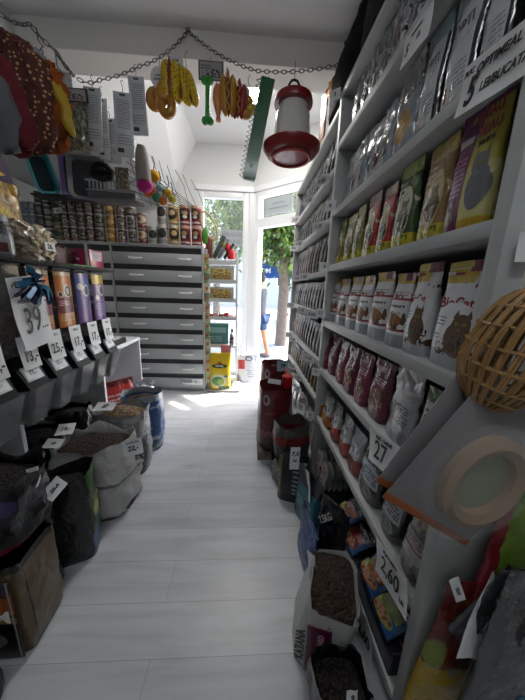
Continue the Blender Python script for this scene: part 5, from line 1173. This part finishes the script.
o=thing('teal_box','teal box with a pale label on the wire rack','box',(RX-.04,3.60,.611)); MB().box((-.15,0,0),(.14,.16,.30),b=.004).build('carton',K('print_teal_box','4f8c86',[('rect',.1,.9,.6,.85,'9ac0b8'),('lines',.1,.7,.2,.5,3,'a9c8c4')],bump=.1),o)
o=thing('pump_bottle','clear pump bottle with black top in front of the teal box','bottle',(-.215,3.535,.636))
MB().lathe([(.03,0),(.034,.01),(.034,.13),(.028,.155),(.012,.17),(.012,.185)],20).build('bottle_body',K('print_clear_bottle','9ca4ac',[('rect',.2,.8,.2,.6,'7a4a68'),('lines',.25,.75,.3,.5,2,'d0d0d0')],coat=1,rough=.1,bump=0),o)
MB().box((-.014,-.03,.185),(.014,.014,.225),b=.003).build('pump_head',BLKP,o)
tag(MB().box((-.235,3.50,.615),(-.175,3.585,.636)).build('clip_shelf',WW),'small white clip shelf under the pump bottle','shelf')
o=thing('pink_packet','pink packet hanging below the teal box','packet',(RX+.07,3.55,.50)); pouch_mb(.14,.13,.02,403).build('packet_body',mat('pink_film','c87a80',.4,bump=.4),o)
# leaning goods on the rack top
for k,(x,w_,h_,c,l,an) in enumerate([(-.46,.05,.30,'4a5450','grey green book leaning right on the rack top',-.45),(-.40,.03,.26,'74786f','pale spine book leaning on the rack top',-.5),(-.33,.03,.22,'121416','black slim case leaning on the rack top',-.6),(-.53,.09,.26,'9c4a4e','red and white packet standing on the rack top',-.05)]):
    o=thing('leaning_pack',l,'packet',(x,3.70,1.742+.02)); o.rotation_euler=(0,-an,0); MB().box((-w_/2,-.09,0),(w_/2,.07,h_),b=.003).build('case',K('lean_%d'%k,c,[('rect',.1,.9,.1,.9,c)],bump=.1),o)
o=thing('red_glove_toy','bright red plush with yellow knob on the rack top','pet toy',(-.235,3.66,1.742)); MB().tube([(0,0,.02),(-.01,0,.08),(-.04,0,.16),(-.06,0,.19)],[.045,.055,.05,.03],14).build('red_body',mat('bright_red_plush','c8141c',.7),o); MB().ball((-.10,0,.19),.035).build('yellow_knob',mat('bright_yellow_plush','d0b41c',.7),o)
# strip of small packets hanging at the cabinet side
o0=thing('clip_strip','white clip strip hanging beside the drawer cabinet','strip',(-.535,3.50,.10)); MB().box((-.012,0,0),(.012,.004,1.75)).build('strip',WW,o0)
cc=['3f8a4a','c8b85a','b86a6a','8ab05a','c8c8b8','4a9a5a']
for i in range(14):
    PR.use('clip%d'%(i%6),(lambda i:lambda:(lambda o:(pouch_mb(.075,.115,.02,410+i,nu=16,nv=8,wr=.008).build('packet_body',K('clip_%d'%i,cc[i],[('noise',0,1,0,1,6,.5,'c9c4a8'),('ell',.5,.5,.3,.2,'b8703a')],bump=.6),o),o)[1])(thing('snack_packet',None,None)))(i%6),'small bright snack packet on the clip strip, %s from the top'%ORD[13-i],'packet','snack packets on the clip strip',(-.535,3.488,.12+.12*i),(0,0,.3*(-1)**i))
o=thing('racket_toy','oval pale net toy hanging at the left window edge','pet toy',tuple(atY(209,226,3.50))); o.rotation_euler=(0,-.45,0)
MB().tube([(math.cos(a)*.075,0,math.sin(a)*.17) for a in [2*PI*i/28 for i in range(28)]],.010,8,close=True).build('frame',mat('tan_cane','a89468',.6),o)
mb=MB()
for i in range(-2,3): mb.tube([(i*.026,0,-.15),(i*.026,0,.15)],.002,5)
for i in range(-5,6): mb.tube([(-.068*math.sqrt(1-(i*.028/.17)**2),0,i*.028),(.068*math.sqrt(1-(i*.028/.17)**2),0,i*.028)],.002,5)
mb.build('netting',mat('pale_net','b8b4a4',.7),o)
o=thing('green_plush','green leaf shaped toy hanging at the window edge below the net toy','pet toy',tuple(atY(205,236,3.50))); MB().ball((0,0,0),(.04,.02,.10)).build('leaf_body',mat('leaf_green_plush','4a8a34',.8),o)
wbg=thing('carrier_bag','white plastic bag with a red print standing by the door','bag',(.00,3.90,0),rz=.1)
pouch_mb(.32,.42,.16,420,wr=.02,sealh=.05,top=.3).build('bag_body',K('print_white_red_bag','cfcfd2',[('rect',.06,.36,.50,.82,'b83a34'),('ell',.55,.86,.18,.08,'4a3a7c'),('ell',.55,.86,.12,.05,'cfcfd2'),('lines',.45,.8,.2,.5,4,'8a8a90')],bump=.9,rough=.4),wbg)
# poster on window
def bigtext(o,s,size,x,z,m): text('lettering',s,size,m,o,(x,-.003,z),bold=.002)
po=thing('window_poster','pale paper notice reading HRANA stuck on the left window','poster',tuple(atY(232,238,WY+.030)))
MB().box((-.16,-.001,-.11),(.17,.001,.11)).build('sheet',K('pale_poster','c0c8cc',[],bump=0),po); bigtext(po,'HRANA',.085,0,.045,mat('pale_grey_print','8f979b',.5)); bigtext(po,'CAINI',.085,0,-.055,MATS['pale_grey_print'])
po=thing('transom_poster','pale sheet with faint print on the glass over the door','poster',None or (0,0,0))
c0=DC+DD*.34; po.location=(c0.x+DN.x*.025,c0.y+DN.y*.025,2.50); po.rotation_euler=(0,0,math.atan2(DD.y,DD.x))
MB().box((-.16,-.001,-.11),(.30,.001,.10)).build('sheet',MATS['pale_poster'],po)
for zz_,ww_ in ((.03,.10),(-.03,.16)): MB().box((.07-ww_,-.0025,zz_-.008),(.07+ww_,-.0012,zz_+.008)).build('print_line',MATS['pale_grey_print'],po)
# ============================================================ NEAR RIGHT: goods hanging on the end panel
CANE=mat('golden_cane','9a7440',.45,coat=.3,var=.25)
bk=thing('wicker_ball','open woven golden wicker ball hanging at the right edge','pet toy',tuple(atY(517,352,.455))); bk.rotation_euler=(.1,.25,0)
RX_,RZ_=.092,.122
def onsph(a,b): return (RX_*math.cos(a)*math.cos(b),.055*math.sin(a)*math.cos(b),RZ_*math.sin(b))
for i in range(12):
    tilt=PI*i/12; 
    for s_ in (0,.07):
        pts=[]
        for k in range(36):
            t=2*PI*k/36; v=Vector((math.cos(t),0,math.sin(t))); v=Matrix.Rotation(tilt+s_,3,'Z')@v; wob=1+.03*math.sin(6*t+i)
            pts.append((v.x*RX_*wob,v.y*.055*wob,v.z*RZ_*wob))
        MB().tube(pts,.0032,6,close=True).build('cane_strand',CANE,bk)
for i in range(9):
    b=-1.2+2.4*i/8; pts=[]
    for k in range(40):
        a_=2*PI*k/40; wob=1+.045*(1 if (k+i)%2 else -1); p=onsph(a_,b); pts.append((p[0]*wob,p[1]*wob,p[2]+.004*math.sin(a_*2+i)))
    MB().tube(pts,.0034,6,close=True).build('cane_strand',CANE,bk)
def quadpack(name,label,cs,th,band,cat='packaged goods'):
    BL,BR,TR,TL=[Vector(c) for c in cs]; x=((BR-BL)+(TR-TL))/2; w=x.length; x.normalize(); z=((TL-BL)+(TR-BR))/2; z=z-x*z.dot(x); h=z.length; z.normalize(); y=z.cross(x)
    M=Matrix((x,y,z)).transposed().to_4x4(); M.translation=(BL+BR+TR+TL)/4
    o=thing(name,label,cat); o.matrix_world=M
    return o,w,h
def claypack(label,cs,disc=True):
    o,w,h=quadpack('clay_chew_pack',label,cs,.02,None)
    MB().box((-w/2,-.002,-h/2),(w/2,.002,h/2),b=.001).build('card_back',mat('grey_card','7c787a',.45),o)
    MB().box((-w/2,-.003,-h/2),(w/2,.003,-h/2+h*.055),b=.001).build('brown_band',mat('orange_brown_print','8c4a1c',.5),o)
    if disc:
        R=w*.36; 
        m_=MB().lathe([(R*.62,.006),(R*.66,.020),(R*.82,.028),(R*.97,.020),(R,.003)],44,sy=1.22,cap=False); m_.xf(Matrix.Translation((w*.09,-.003,-h*.03))@Matrix.Rotation(-.22,4,'Y')@Matrix.Rotation(PI/2,4,'X')); m_.build('clay_ring',mat('pale_clay','8f7862',.6,bump=.3,bscale=30,var=.1),o)
        m_=MB().lathe([(0,.007),(R*.63,.007)],44,sy=1.22,cap=False); m_.xf(Matrix.Translation((w*.09,-.003,-h*.03))@Matrix.Rotation(-.22,4,'Y')@Matrix.Rotation(PI/2,4,'X')); m_.build('green_centre',mat('pale_green_gel','7c8468',.3,coat=.5,bump=.3,bscale=25),o)
        m_=MB().lathe([(R*1.22,.001),(R*1.2,.022),(R*1.05,.034),(0,.036)],44,sy=1.3,cap=False); m_.xf(Matrix.Translation((w*.07,-.003,-h*.05))@Matrix.Rotation(PI/2,4,'X')); m_.build('clear_blister',thin_clear('blister_plastic',(.8,.8,.8),.10,.06),o)
    return o
claypack('grey blister pack with a big pale clay ring, in front at the right',[atY(401,508,.45),atY(483,556,.45),atY(545,428,.45),atY(463,368,.45)])
claypack('second grey blister pack tucked behind the clay ring pack',[atY(389,487,.475),atY(468,530,.475),atY(526,408,.475),atY(447,362,.475)],False)
MB().tube([atY(500,395,.50),atY(500,395,.568)],.003).build('peg',CHM)
C.objects['peg'].name='hanging_peg'; tag(C.objects['hanging_peg'],'short steel peg carrying the blister packs on the end panel','hook')
o,w,h=quadpack('squeaky_toy_pack','red and yellow printed toy bag with a 15 lei tag at the bottom right',[atY(405,712,.50),atY(476,712,.50),atY(484,585,.50),atY(443,578,.50)],.02,None,'packaged goods')
mb=pouch_mb(w,h,.04,501,wr=.01,sealh=.1); mb.build('bag',K('print_red_yellow_bag','6a1a16',[('rect',0,1,0,.44,'a88a18'),('ell',.15,.52,.16,.09,'76862c'),('ell',.35,.80,.17,.08,'6c4a20'),('ell',.35,.80,.11,.05,'541c24'),('ell',.62,.66,.19,.085,'6c4a20'),('ell',.62,.66,.12,.05,'4c1a24'),('ell',.70,.50,.16,.07,'6c4a20'),('lines',.1,.6,.10,.2,2,'5a3a18'),('noise',.45,.9,.38,.44,6,.4,'8a8a88')],bump=.7),o,loc=(0,0,-h/2))
card('price_tag','small white tag reading 15 lei stuck on the red and yellow toy bag','price tag',[atY(449,580,.455),atY(458,577,.455),atY(466,599,.455),atY(456,603,.455)][1:]+[atY(449,580,.455)],[('15LEI',.55,0,0,.0,.9)],curl=.001)
card('white_card','white blank card edge between the toy bag and the clear packets','card',[atY(470,558,.47),atY(488,562,.49),atY(497,655,.49),atY(478,655,.47)],[('12',.1,.2,-.2,.001)],curl=.01)
CRP=mat('crumpled_clear_film','4a4d50',.12,coat=1,bump=1,bscale=18,var=.35)
o,w,h=quadpack('clear_toy_bag','crumpled clear packet filling the bottom right corner',[atY(472,720,.44),atY(545,720,.44),atY(548,570,.44),atY(487,570,.44)],.03,None); pouch_mb(w,h,.05,502,wr=.007).build('film',CRP,o,loc=(0,0,-h/2))
MB().ball((0,-.028,h*.15),(.014,.008,.045)).build('pink_toy',mat('dusty_pink_rubber','8c4450',.4),o)
o,w,h=quadpack('clear_toy_bag','narrow ribbed clear packet left of the corner one',[atY(474,640,.48),atY(496,650,.48),atY(502,560,.48),atY(482,550,.48)],.03,None); pouch_mb(w,h,.02,503,wr=.01).build('film',CRP,o,loc=(0,0,-h/2))
o,w,h=quadpack('green_packet','lime green packet at the right edge behind the wicker ball','',0,0) if False else quadpack('green_packet','lime green packet at the right edge under the blister packs',[atY(498,585,.50),atY(545,590,.50),atY(545,480,.50),atY(505,480,.50)],.03,None); pouch_mb(w,h,.03,504,wr=.01).build('packet_body',mat('lime_print','5f7c22',.35,bump=.6,coat=.5),o,loc=(0,0,-h/2))
o,w,h=quadpack('red_packet','dark red packet between the clear bag and the blister pack',[atY(482,600,.50),atY(500,600,.50),atY(505,500,.50),atY(490,500,.50)],.03,None); pouch_mb(w,h,.02,505,wr=.006).build('packet_body',mat('crimson_print','7c1420',.4,bump=.4,coat=.4),o,loc=(0,0,-h/2))
o=thing('blue_toy','small teal blue toy at the bottom right corner','pet toy',tuple(atY(520,700,.42))); MB().ball((0,0,0),(.016,.016,.02)).build('toy_body',mat('teal_rubber','1f5a74',.4),o)
card('hanging_tag','white swing tag on a string beside the near upright','tag',[atY(519,232,.52),atY(540,232,.52),atY(540,262,.52),atY(515,262,.52)],[('3',.4,0,0,.01)],curl=.002)
o=thing('tag_string','thin pale string holding up the wicker ball','string',tuple(atY(517,300,.50))); MB().tube([(0,0,-.02),(.002,0,.03),(.003,0,.07)],.0012,5).build('cord',mat('pale_string',(.6,.6,.58),.7),o)
# ============================================================ OUTSIDE
def pave():
    m,t,b=_new('sunlit_pavement'); N=t.nodes;L=t.links; tc=N.new('ShaderNodeTexCoord'); br=N.new('ShaderNodeTexBrick'); br.inputs['Scale'].default_value=1; br.inputs['Brick Width'].default_value=.6; br.inputs['Row Height'].default_value=.6; br.inputs['Mortar Size'].default_value=.008
    br.inputs['Color1'].default_value=(.34,.32,.30,1); br.inputs['Color2'].default_value=(.38,.36,.34,1); br.inputs['Mortar'].default_value=(.3,.28,.26,1); L.new(tc.outputs['Object'],br.inputs[0]); L.new(br.outputs['Color'],b.inputs['Base Color']); b.inputs['Roughness'].default_value=.8; return m
pv=MB(); pv.add([(-6,WY+.12,-.05),(DC.x+.0,WY+.12,-.05),(3.2,1.2,-.05),(14,1.2,-.05),(14,30,-.05),(-6,30,-.05)],[(0,1,2,3,4,5)]); 
struct('ground_pavement',pv,pave())
struct('ground_road',MB().box((-6,9.5,-.06),(14,15,-.045)),mat('asphalt',(.20,.20,.20),.9,bump=.2))
# apartment front across the street
bd=thing('building','pale building with rows of windows across the street','building',(2,22,-.05))
MB().box((-10,0,0),(12,4,11)).build('wall',mat('cream_render',(.42,.39,.34),.8,bump=.1),bd)
for i in range(9):
    for j in range(3):
        f=MB().box((-9+2.3*i,-.06,1.6+3*j),(-7.8+2.3*i,.0,3.2+3*j)).build('window',PVC,bd); MB().box((-8.9+2.3*i,-.08,1.7+3*j),(-7.9+2.3*i,-.06,3.1+3*j)).build('pane',mat('dark_window','2c343a',.1),f)
# blue shop signs
SGB=mat('blue_sign','1c3f7c',.4)
o=thing('shop_sign','dark blue sign with white letters hanging beyond the tree trunk','sign',tuple(atY(266,271,8.9))); MB().box((-.22,0,-.22),(.22,.05,.22)).build('board',SGB,o); text('lettering','DM',.2,WHT,o,(0,-.004,0),bold=.004)
o=thing('shop_sign','plain blue sign board right of the tree trunk','sign',tuple(atY(286,272,8.9))); MB().box((-.44,0,-.20),(.62,.05,.20)).build('board',SGB,o)
o=thing('sign_frame','steel posts carrying the blue signs','frame',tuple(atY(286,272,8.97))); 
pz_=o.location.z
MB().box((-1.2,.0,.22),(1.3,.05,.27)).build('cross_bar',mat('galvanised_post','8a8c8e',.5),o)
for x in (-1.15,1.2): MB().box((x,.0,-pz_-.05),(x+.06,.05,.22)).build('post',MATS['galvanised_post'],o)
for i in range(7):
    PR.use('bollard',lambda:(lambda o:(MB().lathe([(.05,0),(.05,.75),(.035,.82),(0,.84)],14).build('post',mat('bollard_paint','b8bab8',.5),o),MB().lathe([(.052,.55),(.052,.65)],14,cap=False).build('band',mat('bollard_band','8c2c2c',.5),o),o)[-1])(thing('bollard',None,None)),'pale bollard along the kerb, %s from the tree trunk'%ORD[i],'bollard','bollards along the kerb',(1.35+.55*i,9.2,-.05))
# trees
BARK=mat('grey_bark','6a5c50',.9,bump=1,bscale=12,var=.3)
LF=[mat('leaf_yellow_green','6a8226',.5),mat('leaf_green','3c5e1c',.5),mat('leaf_dark','1f3614',.5)]
for m_ in LF: 
    b_=m_.node_tree.nodes['Principled BSDF']; b_.inputs['Subsurface Weight'].default_value=0
def tree(label,x,y,h,R,n,seed,trunk=.16,zc=None,sq=.8):
    random.seed(seed); o=thing('street_tree',label,'tree',(x,y,-.05),group=None)
    MB().tube([(0,0,0),(.03,0,h*.3),(-.03,.02,h*.55),(.02,0,h*.8)],[trunk,trunk*.85,trunk*.7,trunk*.4],14).build('trunk',BARK,o)
    for i in range(7):
        a=2*PI*i/7+random.uniform(-.3,.3); z0_=h*(.45+.05*i); MB().tube([(0,0,z0_),(math.cos(a)*R*.35,math.sin(a)*R*.35,z0_+R*.2),(math.cos(a)*R*.7,math.sin(a)*R*.7,z0_+R*.25)],[trunk*.35,trunk*.2,.02],8).build('branch',BARK,o)
    mb=MB(); zc=zc or h*.72
    cl=[Vector((random.gauss(0,1),random.gauss(0,1),random.gauss(0,.9))).normalized()*R*random.uniform(.25,.95) for _ in range(60)]
    for i in range(n):
        c=random.choice(cl)+Vector((random.gauss(0,.16),random.gauss(0,.16),random.gauss(0,.16)))*R; c.z=c.z*sq+zc
        if c.z<h*.30: continue
        s=random.uniform(.05,.10); q=Matrix.Rotation(random.uniform(0,6.3),3,'Z')@Matrix.Rotation(random.uniform(-1.2,1.2),3,'X')
        P=[q@Vector(v)*s+c for v in ((0,-1,0),(.5,-.2,.12),(.35,.5,.1),(0,1,-.1),(-.35,.5,.1),(-.5,-.2,.12))]
        mb.add(P,[(0,1,2,3),(0,3,4,5)],None,random.choice((0,0,1,1,2)))
    f=mb.build('foliage',LF,o,smooth=False); f['kind']='stuff'
    return o
p=atZ(280,345,-.05)
tree('leafy street tree with grey trunk seen through the open door',p.x,p.y,4.6,1.7,9000,21,.15,3.0,.85)
tree('leafy tree seen through the left window',-2.7,8.4,5.4,1.6,6000,22,.14,3.4,.8)
tree('tree farther along the street behind the door tree',4.6,12.6,5.5,2.2,5000,23,.18,3.4,.8)
tree('tree at the left beyond the window tree',-1.6,13.5,6.5,2.4,4000,24,.2,4,.8)
# person walking past
SKIN=mat('skin','a8704c',.5); JK=mat('grey_jacket','3e4144',.7,bump=.5,bscale=14); SHO=mat('blue_shorts','35486a',.8,bump=.3); HAIR=mat('dark_hair','1c1512',.6)
def skin_obj(name,verts,edges,rad,m,parent,root=0,sub=2):
    me=bpy.data.meshes.new(name); me.from_pydata(verts,edges,[]); o=bpy.data.objects.new(name,me); C.objects.link(o); o.parent=parent
    sk=o.modifiers.new('skin','SKIN'); sk.use_smooth_shade=True
    o.modifiers.new('sub','SUBSURF').levels=sub; o.modifiers['sub'].render_levels=sub
    for i,r in enumerate(rad): me.skin_vertices[0].data[i].radius=(r if isinstance(r,tuple) else (r,r)); me.skin_vertices[0].data[i].use_root=(i==root)
    dg=bpy.context.evaluated_depsgraph_get(); nm=bpy.data.meshes.new_from_object(o.evaluated_get(dg)); o.modifiers.clear(); o.data=nm; nm.materials.clear(); nm.materials.append(m)
    for f in nm.polygons: f.use_smooth=True
    return o
pe=thing('person','person in grey jacket and blue shorts walking past the open door','person',(.235,5.50,-.05),rz=PI*.35)
# body faces away, mid stride
V=[(0,0,.92),(0,0,1.10),(0,.0,1.30),(0,0,1.42),(0,-.01,1.50),(0,.02,1.60),(0,.03,1.68),
   (-.17,0,1.38),(-.23,-.06,1.12),(-.22,.04,.88),(.17,0,1.38),(.24,.05,1.12),(.25,.02,.86),
   (-.09,0,.88),(-.10,.16,.50),(-.10,.02,.10),(-.10,.14,.04),(.09,0,.88),(.10,-.06,.50),(.10,-.16,.10),(.10,-.04,.04),
   (-.22,.07,.80),(.25,.05,.78)]
Eg=[(0,1),(1,2),(2,3),(3,4),(4,5),(5,6),(3,7),(7,8),(8,9),(3,10),(10,11),(11,12),(0,13),(13,14),(14,15),(15,16),(0,17),(17,18),(18,19),(19,20),(9,21),(12,22)]
Rr=[(.14,.10),(.13,.09),(.16,.10),(.10,.07),.052,(.078,.09),(.07,.085),.06,.045,.033,.06,.045,.033,.085,.058,.042,.04,.085,.058,.042,.04,.035,.035]
skin_obj('body',V,Eg,Rr,SKIN,pe)
V2=[(0,0,.84),(0,0,1.12),(0,0,1.32),(0,0,1.42),(-.18,0,1.38),(-.24,-.06,1.12),(-.225,.03,.90),(.18,0,1.38),(.25,.05,1.12),(.255,.02,.88)]
skin_obj('jacket',V2,[(0,1),(1,2),(2,3),(3,4),(4,5),(5,6),(3,7),(7,8),(8,9)],[(.18,.135),(.165,.125),(.19,.13),(.10,.08),.08,.062,.05,.08,.062,.05],JK,pe)
V3=[(0,0,.93),(-.09,0,.86),(-.105,.13,.56),(.09,0,.86),(.105,-.05,.56)]
skin_obj('shorts',V3,[(0,1),(1,2),(0,3),(3,4)],[(.17,.125),.115,.092,.115,.092],SHO,pe)
MB().ball((0,.0,1.66),(.085,.095,.11),20,14).build('hair',HAIR,pe)
for x,y in ((-.10,.10),(.10,-.09)): MB().ball((x,y,.045),(.05,.13,.045),16,10).build('shoe',mat('grey_shoe','55585c',.6),pe)
# ============================================================ LIGHT
w=bpy.data.worlds.new('sky'); sc.world=w; w.use_nodes=True; nt_=w.node_tree; bg=nt_.nodes['Background']
sk=nt_.nodes.new('ShaderNodeTexSky'); sk.sky_type='NISHITA'; sk.sun_disc=False; sk.sun_elevation=math.radians(50); sk.sun_rotation=math.radians(60); sk.air_density=1; sk.dust_density=2
nt_.links.new(sk.outputs[0],bg.inputs[0]); bg.inputs[1].default_value=SKYS
sl_=bpy.data.lights.new('sun','SUN'); sl_.energy=SUNS; sl_.angle=math.radians(1.0); sl_.color=(1,.95,.86); so_=bpy.data.objects.new('sun',sl_); C.objects.link(so_)
so_.rotation_euler=Vector((-.50,-.22,-.84)).to_track_quat('-Z','Y').to_euler(); so_.location=(4,6,8)
sc.view_settings.view_transform='Standard'; sc.view_settings.look='None'; sc.view_settings.gamma=1; sc.view_settings.exposure=EXPO
